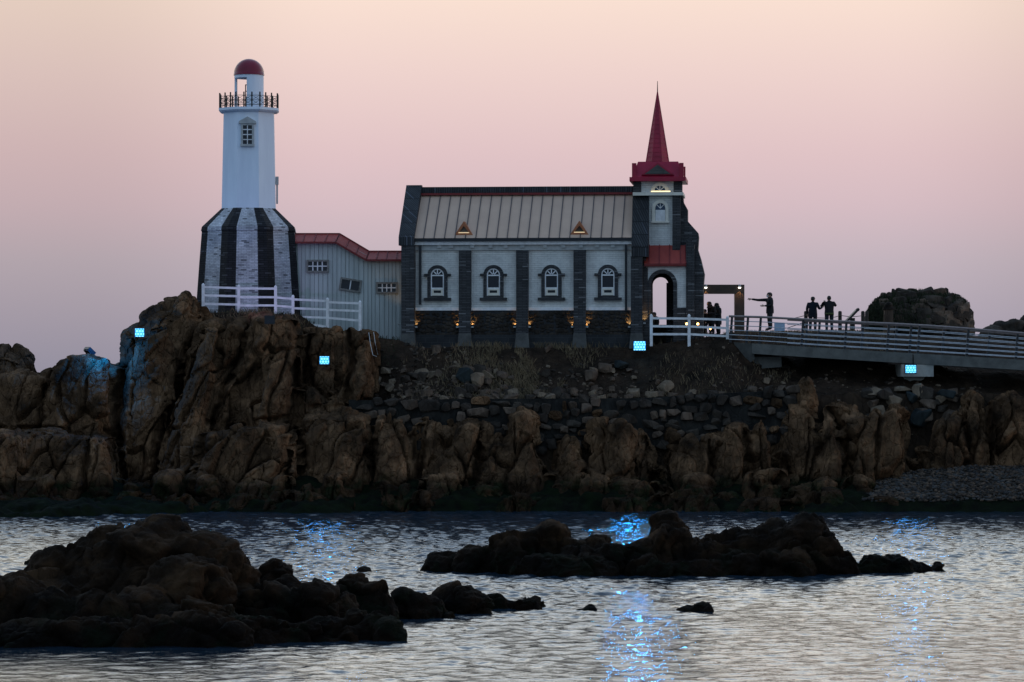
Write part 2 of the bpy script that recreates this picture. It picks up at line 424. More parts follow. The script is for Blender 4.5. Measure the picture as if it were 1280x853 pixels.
# the big open clefts of the cliff: traced line, half-width and depth in metres
CLEFTS = [([(252,380),(236,450),(206,540),(188,640)], .26, 1.7), ([(378,380),(376,470),(370,540),(372,640)], .30, 2.2), ([(312,395),(270,520),(244,640)], .12, .8),
    ([(152,440),(148,540),(164,640)], .20, 1.3), ([(467,515),(466,640)], .18, 1.3), ([(522,515),(526,640)], .30, 1.4), ([(62,465),(50,540)], .12, .8),
    ([(436,410),(437,505)], .14, .9), ([(682,535),(690,640)], .45, 1.2), ([(734,520),(728,590)], .22, 1.3), ([(816,525),(822,625)], .55, 1.5), ([(605,520),(600,590),(570,640)], .16, .9),
    ([(978,495),(974,640)], .30, 1.3), ([(1032,490),(1050,560),(1062,640)], .20, 1.2), ([(1093,515),(1092,600)], .10, .7), ([(1147,525),(1150,590)], .40, 1.3), ([(1200,500),(1208,590)], .20, 1.1), ([(1242,490),(1238,590)], .26, 1.3),
    ([(372,510),(420,506),(470,514)], .10, .7), ([(-5,535),(70,538),(150,545)], .10, .7), ([(258,528),(300,532),(368,520)], .12, .8), ([(120,550),(118,640)], .12, .8), ([(880,530),(886,610)], .12, .8), ([(930,520),(934,610)], .12, .8)]
def cliff_disp(co, nr):
    warp = np.stack([fbm(co*.45, 2, 31), fbm(co*.45, 2, 57), fbm(co*.45, 2, 83)], 1)*.30
    warp += np.stack([fbm(co*2.5, 2, 32), fbm(co*2.5, 2, 58), fbm(co*2.5, 2, 84)], 1)*.03
    q = co + warp
    lean = np.interp(co[:,0], [-24, -12, -6, 4, 24], [.10, .40, .22, .10, .08])
    q = np.stack([q[:,0] - lean*q[:,2], q[:,1], q[:,2]], 1)
    d = facets(q, (1.35, 1.6, 9.0), 3, .66, .07, .09, .28)          # steep joints
    d += facets(q, (.70, .9, 2.4), 9, .13, .06, .11, .08)           # blocks
    d += facets(q, (.32, .4, .60), 21, .035, .10, .16, .02)          # chips
    d += fbm(co*np.array([.9,.9,.5]), 4, 5)*.10 + fbm(co*3.0, 4, 8, .6)*.028
    out = nr*(d*(1 - .5*np.clip(nr[:,2], 0, 1)))[:, None]
    wob = fbm(co*1.3, 3, 91)*.16
    for line, w, dep in CLEFTS:
        ps = [P(a, b_, 144.5) for a, b_ in line]; best = np.full(len(co), 99.0)
        for a, b_ in zip(ps, ps[1:]):
            ax, az, bx_, bz_ = a.x, a.z, b_.x, b_.z; L2 = (bx_-ax)**2 + (bz_-az)**2
            t = np.clip(((co[:,0]-ax)*(bx_-ax) + (co[:,2]-az)*(bz_-az))/L2, 0, 1)
            best = np.minimum(best, np.hypot(co[:,0]+wob-ax-(bx_-ax)*t, co[:,2]-az-(bz_-az)*t))
        out[:,1] += dep*np.exp(-(best/w)**2)*(co[:,1] < 148.2)*np.clip(.25-nr[:,1], 0, 1)
    return out

def islet_disp(co, nr):
    q = co + np.stack([fbm(co*.6, 3, 131), fbm(co*.6, 3, 157), fbm(co*.6, 3, 183)], 1)*.4
    d = facets(q, (2.3, 1.8, 1.7), 43, .16, .06, .12, .10)
    d += facets(q, (.7, .6, .5), 47, .035, .08, .12, .02)
    d += facets(q, (.28, .26, .22), 51, .02, .12, .18, .012) + fbm(co*.9, 5, 15)*.09 + fbm(co*4, 4, 18)*.025
    return nr*d[:, None]

mb = MB()
def CR(xt, yt, xb, yb, wt, wb, Y, d, k=.7, lean=.9, yaw=None):
    a = P(xt, yt, Y+lean*.5+d*.1); b = P(xb, yb, Y-lean*.5)
    rock_lump(mb, a, b, wt*mpp(Y), wb*mpp(Y), d, k, R(random.uniform(-14, 14)) if yaw is None else R(yaw))
# far-left headland
CR(6, 427, 5, 640, 78, 120, 147, 4.5, .55); CR(38, 463, 25, 640, 62, 120, 145.2, 3.5)
CR(-70, 430, -80, 640, 110, 150, 147, 6); CR(-180, 470, -190, 640, 130, 160, 148, 7); CR(-10, 540, -15, 645, 80, 110, 141.5, 3.5)
CR(80, 454, 72, 640, 50, 70, 145.5, 3); CR(112, 443, 103, 570, 66, 74, 144.6, 3.2, .7); CR(55, 535, 50, 640, 66, 76, 142, 3)
CR(112, 540, 108, 640, 64, 76, 142, 3.2); CR(148, 452, 140, 630, 40, 60, 145, 3.4)
# great leaning slabs under the lighthouse
CR(180, 404, 163, 640, 44, 54, 145.8, 4); CR(232, 360, 196, 640, 50, 62, 146.4, 4.2, .35); CR(205, 382, 182, 640, 50, 56, 146.2, 4); CR(196, 392, 176, 640, 36, 46, 145.2, 3)
CR(268, 398, 222, 640, 40, 50, 144.8, 3.6); CR(300, 398, 258, 640, 36, 44, 145.4, 3.8); CR(246, 384, 206, 625, 22, 30, 146.6, 3.2)
CR(345, 392, 345, 545, 60, 62, 145.6, 3.8, .7); CR(322, 400, 300, 540, 34, 44, 145.9, 3.6)
CR(290, 390, 290, 640, 150, 160, 149.5, 5, .7)
CR(330, 530, 318, 640, 78, 98, 142.8, 3); CR(285, 540, 280, 640, 60, 70, 142.6, 3); CR(350, 540, 352, 640, 40, 48, 142.3, 2.6)
# right of the crevice
CR(405, 408, 404, 520, 50, 56, 146.2, 3.4, .7); CR(446, 410, 441, 500, 44, 52, 146.6, 3.2, .7); CR(425, 425, 425, 540, 84, 90, 148.4, 3.5)
CR(420, 512, 420, 640, 92, 104, 143.6, 3.6, .55); CR(486, 518, 490, 640, 38, 44, 143.4, 2.8); CR(450, 520, 452, 640, 60, 60, 144.4, 3)
# columns under the church
for a in ((532,525,524,640,48,56,143.4,2.6),(556,560,552,640,38,44,142.8,2.2),(592,528,572,640,56,66,143.2,2.8),(622,548,606,640,40,50,142.7,2.2),
          (652,518,648,640,52,60,143.3,2.8),(636,560,630,640,34,40,142.5,2),(668,572,668,640,36,44,142.4,2),(709,545,712,640,28,38,142.8,2.2),
          (690,590,690,640,40,52,142.2,2),(756,528,758,640,38,48,143.3,2.6),(779,528,780,640,32,40,143,2.2),(767,565,770,640,60,70,142.6,2.2),
          (800,540,801,640,32,36,143,2.4),(742,592,742,640,40,50,142.1,2),(828,580,828,640,30,40,142.4,2.2),(862,540,857,640,36,46,143,2.4),
          (890,545,884,640,34,40,142.8,2.2),(920,532,912,640,52,64,143,2.8),(951,528,950,640,40,44,142.9,2.2),(905,580,905,640,60,70,142.4,2.2),
          (1008,478,1004,640,42,56,144.2,3),(1036,520,1044,640,30,40,143.2,2.4),(986,500,982,640,30,40,143.8,2.6),(1068,514,1074,640,50,56,143.6,3),
          (1050,505,1060,600,60,70,145,3),(1120,514,1118,640,60,64,143.5,2.8),(1095,512,1096,640,32,34,143.3,2.4),(1153,560,1150,640,26,34,143.6,2.4),
          (1178,525,1180,640,26,30,144,2.6),(1196,515,1192,640,30,34,144.2,2.6),(1214,484,1224,640,36,46,144.8,3),(1262,496,1264,640,48,56,144.6,3),
          (1240,500,1242,640,24,34,145,2.6),(1300,500,1302,640,70,70,144.6,3.4),(1360,490,1365,640,80,90,144.8,3.4),(1440,485,1450,640,90,100,145,3.6)):
    xt, yt, xb, yb, wt, wb, Yc, dc = a; CR(xt, yt-4+random.uniform(-7, 7), xb, yb, wt*random.uniform(.5, .8), wb*1.02, Yc, dc, random.choice((.35,.55)))
# broken blocks along the foot
for i in range(62):
    x = random.uniform(-60, 1080); w = random.uniform(16, 44); yt = random.uniform(588, 612)
    CR(x, yt, x+random.uniform(-6, 6), 645, w, w*1.25, random.uniform(140.2, 142), random.uniform(1.2, 2.2), random.choice((.35,.55)), .4)
for i in range(70):
    x = random.uniform(-40, 1290); w = random.uniform(14, 60); yt = random.uniform(611, 633)
    CR(x, yt, x+random.uniform(-8, 8), 655, w, w*1.5, random.uniform(138.3, 139.8), random.uniform(.8, 1.8), .35, .3)
for i, x in enumerate(range(490, 985, 34)):
    CR(x, 541+random.uniform(-9, 9), x+random.uniform(-8, 8), 645, 40, 58, 143.9, 2.4, .35)
# body of rock behind it all
CR(200, 560, 200, 700, 560, 620, 148.5, 8, .7, .2, 0); CR(740, 550, 740, 700, 640, 680, 149, 10, .7, .2, 0); CR(1200, 520, 1200, 700, 420, 460, 150, 10, .7, .2, 0)
CR(-150, 520, -150, 700, 300, 340, 150, 8, .7, .2, 0); CR(400, 450, 400, 700, 170, 180, 151, 6, .7, .2, 0)
o = finish_rock('cliff', mb, M['cliff'], .06, cliff_disp); tag(o, kind='structure')

# ------------------------------------------------------------------ headland ground
def lin(xs, pts):
    a, b = zip(*pts); return np.interp(xs, a, b)
gx = np.arange(-34, 40.01, .16); gy = np.concatenate([np.arange(139.5, 152, .13), np.arange(152, 182, .35)])
GX, GY = np.meshgrid(gx, gy); PXg = 640 + GX*F/GY
def plateau(px):
    return lin(px, [(-200,4.5),(60,4.6),(150,5.6),(200,8.2),(250,8.75),(375,8.6),(400,7.9),(500,7.45),(520,7.12),(800,7.1),(860,7.45),(905,7.72),(940,7.86),(1060,7.9),(1100,7.8),(1230,7.6),(1280,7.4),(1500,6.5)])
def front(px):      # depth at which the level top ends
    return lin(px, [(0,149),(300,149),(480,149.3),(800,149.2),(920,148.9),(960,153.5),(1280,153),(1500,152)])
top = plateau(PXg); fr = front(PXg)
foot = lin(PXg, [(0,146),(470,146),(500,144.7),(980,144.7),(1000,145.6),(1280,146.2),(1500,146.5)])
zfoot = lin(PXg, [(0,3),(460,3),(500,4.55),(980,4.55),(1010,4.9),(1280,4.9),(1500,4.5)])
t = np.clip((GY - foot)/(fr - foot), 0, 1); t = t*t*(3-2*t)*.5 + t*.5
GZ = zfoot + (top - zfoot)*t
GZ = np.where(GY < foot, zfoot - (foot-GY)*6, GZ)
GZ = np.where(GY > 172, GZ - (GY-172)*1.2, GZ)
pp = np.stack([GX.ravel(), GY.ravel(), GZ.ravel()], 1)
onslope = np.clip((fr - GY)/.6, 0, 1).ravel()
GZ = (GZ.ravel() + onslope*(fbm(pp*.7, 5, 71)*.16 + fbm(pp*2.6, 4, 77)*.05) + (1-onslope)*fbm(pp*.5, 4, 79)*.05).reshape(GX.shape)
ny, nx = GX.shape
mb = MB(); idx = np.arange(nx*ny).reshape(ny, nx)
fs = np.stack([idx[:-1,:-1], idx[:-1,1:], idx[1:,1:], idx[1:,:-1]], -1).reshape(-1, 4)
me = bpy.data.meshes.new('ground'); me.from_pydata(np.stack([GX.ravel(), GY.ravel(), GZ.ravel()], 1).tolist(), [], fs.tolist())
me.polygons.foreach_set('use_smooth', np.ones(len(fs), bool)); me.materials.append(M['earth'])
ground = bpy.data.objects.new('ground', me); COL.objects.link(ground); tag(ground, kind='structure')
def gz(x, y):
    i = min(max(int(np.searchsorted(gx, x)), 1), nx-1); j = min(max(int(np.searchsorted(gy, y)), 1), ny-1)
    tx = (x-gx[i-1])/(gx[i]-gx[i-1]); ty = (y-gy[j-1])/(gy[j]-gy[j-1])
    return float((GZ[j-1,i-1]*(1-tx)+GZ[j-1,i]*tx)*(1-ty) + (GZ[j,i-1]*(1-tx)+GZ[j,i]*tx)*ty)
def on_slope(px, py):
    """point where the pixel's ray meets the ground"""
    for Y in np.arange(140, 165, .05):
        p = P(px, py, float(Y))
        if p.z <= gz(p.x, p.y): return p
    return P(px, py, 147)

# ------------------------------------------------------------------ foreshore weed ledge and shingle
def sheet(name, fx, fy, fz, mat, kind):
    X, Y = np.meshgrid(fx, fy); Z = fz(X, Y); n2, n1 = X.shape; ii = np.arange(n1*n2).reshape(n2, n1)
    ff = np.stack([ii[:-1,:-1], ii[:-1,1:], ii[1:,1:], ii[1:,:-1]], -1).reshape(-1, 4)
    me = bpy.data.meshes.new(name); me.from_pydata(np.stack([X.ravel(), Y.ravel(), Z.ravel()], 1).tolist(), [], ff.tolist())
    me.polygons.foreach_set('use_smooth', np.ones(len(ff), bool)); me.materials.append(mat)
    o = bpy.data.objects.new(name, me); COL.objects.link(o); tag(o, kind=kind); return o
def weed_z(X, Y):
    p = np.stack([X.ravel(), Y.ravel(), X.ravel()*0], 1); n = (fbm(p*.55, 5, 201)*.28 + fbm(p*2.5, 4, 205)*.10).reshape(X.shape)
    edge = 137.6 + np.interp(X, [-26, -19, -15, -8, 0, 26], [-6.5, -5.5, -1.2, 0, .2, .2]) + fbm(np.stack([X.ravel()*.35, X.ravel()*0, X.ravel()*0], 1), 4, 211).reshape(X.shape)*.9
    return np.clip((Y-edge)*.4, -1, .38) + n*np.clip((Y-edge)+.6, .2, 1) + np.clip((Y-140)*.3, 0, .7)
sheet('seaweed', np.arange(-30, 30, .14), np.arange(130, 143.6, .14), weed_z, M['weed'], 'stuff')
mb = MB()
for i in range(7500):
    px = 1075 + 330*random.random(); t = random.uniform(-.04, 1); x0 = (px-640)*mpp(140)
    edge = np.interp(px, [1075, 1130, 1200, 1400], [.35, .9, 1.25, 1.3])
    Y = 139.0 + 4.4*t; z = .52 + (t*edge if t > 0 else t*2.2) + random.uniform(-.03, .05); s = random.choice((.035,.045,.06,.09))
    mb.ball((x0, Y, z), (s*random.uniform(.8,1.5), s*random.uniform(.8,1.4), s*.7), 1, random.randint(0, 2), .15)
# a bed under the stones
xs = [(px-640)*mpp(140) for px in range(1060, 1420, 10)]
for a, b_, pa, pb in zip(xs, xs[1:], range(1060, 1420, 10), range(1070, 1430, 10)):
    e0 = float(np.interp(pa, [1060,1075,1130,1200,1400], [.1,.35,.9,1.25,1.3])); e1 = float(np.interp(pb, [1060,1075,1130,1200,1400], [.1,.35,.9,1.25,1.3]))
    mb.hexa([(a,139,-.5),(b_,139,-.5),(b_,143.6,-.5),(a,143.6,-.5)], [(a,139,.50),(b_,139,.50),(b_,143.6,.55+e1),(a,143.6,.55+e0)], 2)
    mb.hexa([(a,137.2,-.9),(b_,137.2,-.9),(b_,138.998,-.9),(a,138.998,-.9)], [(a,137.2,-.4),(b_,137.2,-.4),(b_,138.998,.50),(a,138.998,.50)], 3)
o = mb.build('pebbles', [M['pebble'], M['stone'], M['stone_dark'], M['weed']], fix=False); tag(o, kind='stuff')

# ------------------------------------------------------------------ water
def stretch(core, lo, hi, n=26):
    a = core[0] - np.geomspace(core[1]-core[0], core[0]-lo, n)[::-1]; b = core[-1] + np.geomspace(core[1]-core[0], hi-core[-1], n)
    return np.concatenate([a, core, b])
wx = stretch(np.arange(-23.5, 23.51, .078), -6000, 6000); wy = stretch(np.arange(58, 141.0, .070), -60, 9000)
WX, WY = np.meshgrid(wx, wy); x = WX.ravel(); y = WY.ravel()
fade = np.clip((32 - np.abs(x))/6, 0, 1)*np.clip((y-46)/6, 0, 1)*np.clip((146-y)/4, 0, 1)
wr = np.random.default_rng(5); h = np.zeros_like(x)
patch = .80 + .62*fbm(np.stack([x*.06, y*.03, x*0], 1), 3, 301)
for i in range(90):
    lam = math.exp(wr.uniform(math.log(.24), math.log(1.25))); a = wr.normal(PI/2+.12, .80); k = 2*PI/lam
    sl = .0205
    h += sl/k*np.sin(k*(x*math.cos(a) + y*math.sin(a)) + wr.uniform(0, 2*PI))
h *= fade*patch
n2, n1 = WX.shape; ii = np.arange(n1*n2).reshape(n2, n1)
ff = np.stack([ii[:-1,:-1], ii[:-1,1:], ii[1:,1:], ii[1:,:-1]], -1).reshape(-1, 4)
me = bpy.data.meshes.new('water'); me.vertices.add(len(x)); me.vertices.foreach_set('co', np.stack([x, y, h], 1).astype(np.float32).ravel())
me.loops.add(ff.size); me.loops.foreach_set('vertex_index', ff.ravel().astype(np.int32)); me.polygons.add(len(ff))
me.polygons.foreach_set('loop_start', np.arange(0, ff.size, 4, dtype=np.int32)); me.update(calc_edges=True)
me.polygons.foreach_set('use_smooth', np.ones(len(ff), bool))
m, nt, b = base_mat('sea_water', .02, .5); b.inputs['Base Color'].default_value = (.010,.022,.036,1); b.inputs['IOR'].default_value = 1.333
v = coords(nt, (1, 1.0, 1)); bump(nt, b, math_n(nt, 'ADD', noise(nt, v, 2.6, 5, .6), math_n(nt, 'MULTIPLY', noise(nt, v, .8, 3), .6)), .03)
me.materials.append(m); water = bpy.data.objects.new('water', me); COL.objects.link(water); tag(water, kind='structure')

# ------------------------------------------------------------------ rocks standing in the water
def sea_rock(name, label, lumps, cat='rock', group=None, voxel=.06, mat=None, smooth=9):
    global mb
    mb = MB()
    for (px, yt, yb, w, Y, d, k) in lumps:
        a = P(px, yt, Y); b_ = P(px, yb, Y-.25); b_.z = min(b_.z, -.35)
        rock_lump(mb, a, b_, w*.84*mpp(Y), w*1.12*mpp(Y), d, k, R(random.uniform(-25, 25)), d*.62)
    o = finish_rock(name, mb, mat or M['islet'], voxel, islet_disp if smooth > 4 else (lambda c, n_: n_*(fbm(c*3, 4, 7)*.04)[:, None]), None, smooth); return tag(o, label, cat, group)
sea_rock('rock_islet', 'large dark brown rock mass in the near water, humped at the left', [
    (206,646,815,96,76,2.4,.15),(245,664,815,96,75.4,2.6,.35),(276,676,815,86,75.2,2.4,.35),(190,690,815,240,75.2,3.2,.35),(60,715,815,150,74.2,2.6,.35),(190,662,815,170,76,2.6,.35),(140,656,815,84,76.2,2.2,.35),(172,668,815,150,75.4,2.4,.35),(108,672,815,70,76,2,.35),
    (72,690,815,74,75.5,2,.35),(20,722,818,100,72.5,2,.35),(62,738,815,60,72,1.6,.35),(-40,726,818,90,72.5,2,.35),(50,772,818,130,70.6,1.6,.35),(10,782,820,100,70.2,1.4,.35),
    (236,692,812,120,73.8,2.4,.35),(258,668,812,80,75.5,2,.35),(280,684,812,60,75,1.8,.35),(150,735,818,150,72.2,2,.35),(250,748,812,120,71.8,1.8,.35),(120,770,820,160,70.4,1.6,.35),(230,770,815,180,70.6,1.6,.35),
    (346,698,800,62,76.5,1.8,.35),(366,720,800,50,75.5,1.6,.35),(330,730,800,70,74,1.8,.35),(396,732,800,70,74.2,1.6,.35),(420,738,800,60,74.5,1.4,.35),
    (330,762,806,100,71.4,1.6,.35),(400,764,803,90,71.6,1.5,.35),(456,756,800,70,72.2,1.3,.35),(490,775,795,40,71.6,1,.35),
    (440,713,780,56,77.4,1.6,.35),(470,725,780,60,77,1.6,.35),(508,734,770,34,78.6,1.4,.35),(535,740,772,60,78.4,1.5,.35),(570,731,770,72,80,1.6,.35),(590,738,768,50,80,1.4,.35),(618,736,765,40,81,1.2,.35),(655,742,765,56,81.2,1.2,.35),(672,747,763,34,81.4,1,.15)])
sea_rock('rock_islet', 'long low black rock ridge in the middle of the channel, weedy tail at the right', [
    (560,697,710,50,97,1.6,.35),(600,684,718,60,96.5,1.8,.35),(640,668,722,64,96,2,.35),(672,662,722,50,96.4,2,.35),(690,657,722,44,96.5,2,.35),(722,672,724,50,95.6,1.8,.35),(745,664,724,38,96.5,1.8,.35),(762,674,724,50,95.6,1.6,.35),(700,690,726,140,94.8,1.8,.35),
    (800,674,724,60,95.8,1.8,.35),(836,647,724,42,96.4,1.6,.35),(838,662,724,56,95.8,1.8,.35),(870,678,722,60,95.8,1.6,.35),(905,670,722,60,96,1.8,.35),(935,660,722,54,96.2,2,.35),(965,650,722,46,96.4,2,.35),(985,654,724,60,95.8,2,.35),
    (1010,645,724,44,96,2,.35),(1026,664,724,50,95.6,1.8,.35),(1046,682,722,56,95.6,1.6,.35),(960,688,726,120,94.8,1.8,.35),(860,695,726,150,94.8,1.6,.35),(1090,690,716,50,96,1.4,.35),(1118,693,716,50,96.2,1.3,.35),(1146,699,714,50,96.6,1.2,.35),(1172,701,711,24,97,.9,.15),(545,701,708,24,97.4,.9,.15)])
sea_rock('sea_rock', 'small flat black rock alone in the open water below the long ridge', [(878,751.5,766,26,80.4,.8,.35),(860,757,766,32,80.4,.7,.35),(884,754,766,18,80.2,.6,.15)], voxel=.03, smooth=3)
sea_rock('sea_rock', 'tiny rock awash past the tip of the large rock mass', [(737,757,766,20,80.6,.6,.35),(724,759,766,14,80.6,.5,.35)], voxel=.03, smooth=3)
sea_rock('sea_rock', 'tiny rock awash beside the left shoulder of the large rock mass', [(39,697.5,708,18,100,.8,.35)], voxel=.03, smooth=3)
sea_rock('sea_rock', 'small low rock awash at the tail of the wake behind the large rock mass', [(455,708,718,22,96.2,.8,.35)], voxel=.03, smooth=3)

# ------------------------------------------------------------------ lighthouse
LY = 153.0; lz0 = P(311, 392, LY).z
L = empty('lighthouse', (P(311, 392, LY).x, LY, lz0), R(2.5), 'white lighthouse with a red dome on a black and white striped brick base', 'lighthouse')
sL = mpp(LY)
def lz(py, dy=0.0): return P(311, py, LY+dy).z - lz0
A8 = PI/8
def octa(ap, z): return [(ap/math.cos(A8)*math.cos(A8+k*PI/4), ap/math.cos(A8)*math.sin(A8+k*PI/4), z) for k in range(8)]
def striped(mb, rings):
    for (a0, z0), (a1, z1) in zip(rings, rings[1:]):
        b = octa(a0, z0); t = octa(a1, z1); fr = (0, .235, .765, 1)
        for k in range(8):
            b0, b1, t0, t1 = (np.array(q) for q in (b[k], b[(k+1) % 8], t[k], t[(k+1) % 8]))
            for j in range(3):
                mb.add([b0+(b1-b0)*fr[j], b0+(b1-b0)*fr[j+1], t0+(t1-t0)*fr[j+1], t0+(t1-t0)*fr[j]], [(0,1,2,3)], 1 if j == 1 else 0)
mb = MB(); striped(mb, [(66*sL, lz(420)), (64.5*sL, lz(388)), (60.5*sL, lz(330)), (57.5*sL, lz(291)), (58.5*sL, lz(290)), (57.5*sL, lz(285)), (33.5*sL, lz(261.5))])
mb.add(octa(33.5*sL, lz(261.5)), [tuple(range(8))], 0)
base = mb.build('striped_base', [M['stripe_dark'], M['stripe_white']], L)
mb = MB(); b = octa(33.3*sL, lz(262)); t = octa(31*sL, lz(141)); mb.add(b+t, [(k, (k+1) % 8, 8+(k+1) % 8, 8+k) for k in range(8)] + [tuple(range(8)), tuple(range(15, 7, -1))])
mb.build('shaft', M['white_plaster'], L)
mb = MB()
g0 = octa(34.5*sL, lz(141.5)); g1 = octa(37*sL, lz(139.5)); g2 = octa(37*sL, lz(136.5))
vv = g0+g1+g2
mb.add(vv, [(k, (k+1) % 8, 8+(k+1) % 8, 8+k) for k in range(8)] + [(8+k, 8+(k+1) % 8, 16+(k+1) % 8, 16+k) for k in range(8)] + [tuple(range(7,-1,-1)), tuple(range(16, 24))])
mb.build('gallery_slab', M['white_plaster'], L)
# railing: three posts to a side, thin rails and crossed lattice between
rail = None
mbp = MB(); mbl = MB(); zr0, zr1 = lz(136.5), lz(119.5); ring = octa(35.8*sL, 0); pts = []
for k in range(8):
    p, q = np.array(ring[k]), np.array(ring[(k+1) % 8])
    for j in range(3): pts.append(p + (q-p)*j/3)
for k, p in enumerate(pts):
    q = pts[(k+1) % 24]
    for zz, w in ((zr1-.10, .022), (zr0+.10, .022), ((zr0+zr1)/2, .016)): mbl.bar((p[0],p[1],zz), (q[0],q[1],zz), w)
    zm = (zr0+zr1)/2
    for za, zb in ((zr0+.1, zm), (zm, zr1-.1)):
        mbl.bar((p[0],p[1],za), (q[0],q[1],zb), .014); mbl.bar((p[0],p[1],zb), (q[0],q[1],za), .014)
rail = mbl.build('gallery_railing', M['dark_iron'], L)
for p in pts:
    mbq = MB(); mbq.box(-.032, .032, -.032, .032, 0, zr1-zr0+.06); mbq.build('post', M['dark_iron'], rail, loc=(p[0], p[1], zr0))
# lantern room: a thin round shell open at the front left and at the back
mb = MB(); rr = 18.3*sL; zl0, zl1 = lz(137), lz(94)
def shell(a0, a1, z0, z1, n=10, th=.10, mi=0):
    vs = []
    for i in range(n+1):
        a = R(a0+(a1-a0)*i/n)
        for r_, z_ in ((rr, z0), (rr, z1), (rr-th, z1), (rr-th, z0)): vs.append((r_*math.cos(a), r_*math.sin(a), z_))
    fs = [(4*i+j, 4*(i+1)+j, 4*(i+1)+(j+1) % 4, 4*i+(j+1) % 4) for i in range(n) for j in range(4)] + [(3,2,1,0), (4*n, 4*n+1, 4*n+2, 4*n+3)]
    mb.add(vs, fs, mi)
shell(-97, 60, zl0, zl1, 24); shell(60, 160, zl1-.16, zl1, 10); shell(160, 172, zl0, zl1, 3); shell(172, 263, zl1-.16, zl1, 12)
shell(60, 160, zl0, zl0+.10, 8)
mb.build('lantern_room', M['white_plaster'], L)
mb = MB(); prof = [(19.2*sL, zl1-.02), (19.2*sL, zl1+.04)]
for i in range(0, 10):
    a = R(90*i/9.0); prof.append((max(19*sL*math.cos(a), .01), zl1+.04+19.2*sL*math.sin(a)))
mb.lathe(prof, 40); mb.build('dome', M['red_dome'], L)
mb = MB(); lx = -4.2*sL
for dx in (0, .23): mb.bar((lx+dx, -.15, zl0), (lx+dx, -.05, lz(106)), .045)
for i in range(4): mb.bar((lx, -.12, zl0+.25+.3*i), (lx+.23, -.12, zl0+.25+.3*i), .04)
mb.build('ladder', M['dark_iron'], L)
# window with pediment on the front face
def tower_y(py): return -(31*sL + (33.3-31)*sL*(py-141)/121.0)
wn = MB(); xw = -.6*sL; yw = tower_y(182)-.012
wx0, wx1 = xw-8.2*sL, xw+8.2*sL
def wz(py): return lz(py, -1.2)
wn.box(wx0, wx0+2.6*sL, yw-.08, yw+.14, wz(182), wz(155)); wn.box(wx1-2.6*sL, wx1, yw-.08, yw+.14, wz(182), wz(155))
wn.box(wx0-.02, wx1+.02, yw-.12, yw+.14, wz(183.5), wz(180.5)); wn.box(wx0+2.6*sL, wx1-2.6*sL, yw-.08, yw+.14, wz(157), wz(154.9))
wn.prism([(wx0-.09, wz(154.8)), (wx0-.09, wz(152)), (xw, wz(146)), (wx1+.09, wz(152)), (wx1+.09, wz(154.8))], yw-.13, yw+.14)
win = wn.build('window', M['grey_trim'], L)
mb = MB(); mb.box(wx0+2.4*sL, wx1-2.4*sL, yw-.035, yw+.10, wz(181), wz(156)); mb.build('pane', M['glass'], win)
mb = MB(); mb.box(xw-.02, xw+.02, yw-.06, yw-.03, wz(181), wz(156))
for i in range(1, 4): zz = wz(181)+(wz(156)-wz(181))*i/4; mb.box(wx0+2.5*sL, wx1-2.5*sL, yw-.062, yw-.031, zz-.022, zz+.022)
mb.build('glazing_bars', M['white_paint'], win)
mb = MB(); xb = 33.6*sL; mb.box(xb-.02, xb+.13, -.12, .12, lz(231), lz(221)); mb.tube([(xb+.06, 0, lz(255)), (xb+.06, 0, lz(230))], .045); mb.build('junction_box', M['grey_trim'], L)

# ------------------------------------------------------------------ timber annex between lighthouse and church
FA = Frame(430, 412, 152.6); az = 425
A = empty('timber_annex', tuple(P(430, az, 152.6)), 0, 'pale board-clad annex with a red metal roof edge, joining lighthouse to church', 'annex')
FA.o = P(430, az, 152.6)
roofline = [(352,303),(422,303),(462,325),(508,325)]
mb = MB(); body = [(FA.x(352), FA.z(430)), *[(FA.x(px), FA.z(py-4)) for px, py in roofline], (FA.x(508), FA.z(430))]
mb.prism(body, 0, 3.2)
x = FA.x(354)
while x < FA.x(506):
    px = 430 + x/mpp(152.6); py = np.interp(px, [352,422,462,508], [303,303,325,325])
    w = random.choice((.012,.016)); mb.box(x, x+w, -.022, .0, FA.z(429), FA.z(py)-.02, 1); x += random.choice((.17,.2,.2,.23))
mb.build('board_wall', [M['boards'], M['board_dark']], A)
mb = MB()
up = [(352,292.5),(424,292.5),(461,314.5),(508,314.5)]; lo = [(352,303),(420,303),(458,325),(508,325)]
for i in range(3):
    (xa, ya), (xb_, yb_) = up[i], up[i+1]; (xc, yc), (xd, yd) = lo[i], lo[i+1]
    f0 = [(FA.x(xc), -.30, FA.z(yc)), (FA.x(xd), -.30, FA.z(yd)), (FA.x(xb_), .35, FA.z(yb_)), (FA.x(xa), .35, FA.z(ya))]
    k0 = [(p[0], p[1]+3.1, p[2]-.12) for p in f0]
    mb.hexa(f0, k0)
    n = (5, 3, 4)[i]
    for j in range(n+1):
        u = j/n; p = np.array(f0[0])*(1-u)+np.array(f0[1])*u; q = np.array(f0[3])*(1-u)+np.array(f0[2])*u
        mb.bar(p+np.array([0,-.015,.01]), q+np.array([0,-.015,.01]), .04, .04, 1)
    p, q = np.array(f0[0]), np.array(f0[1]); mb.bar(p+np.array([0,-.02,-.03]), q+np.array([0,-.02,-.03]), .06, .09, 1)
    p, q = np.array(f0[3]), np.array(f0[2]); mb.bar(p+np.array([0,.02,.02]), q+np.array([0,.02,.02]), .07, .07, 1)
mb.build('roof_edge', [M['red_metal'], M['red_trim']], A)
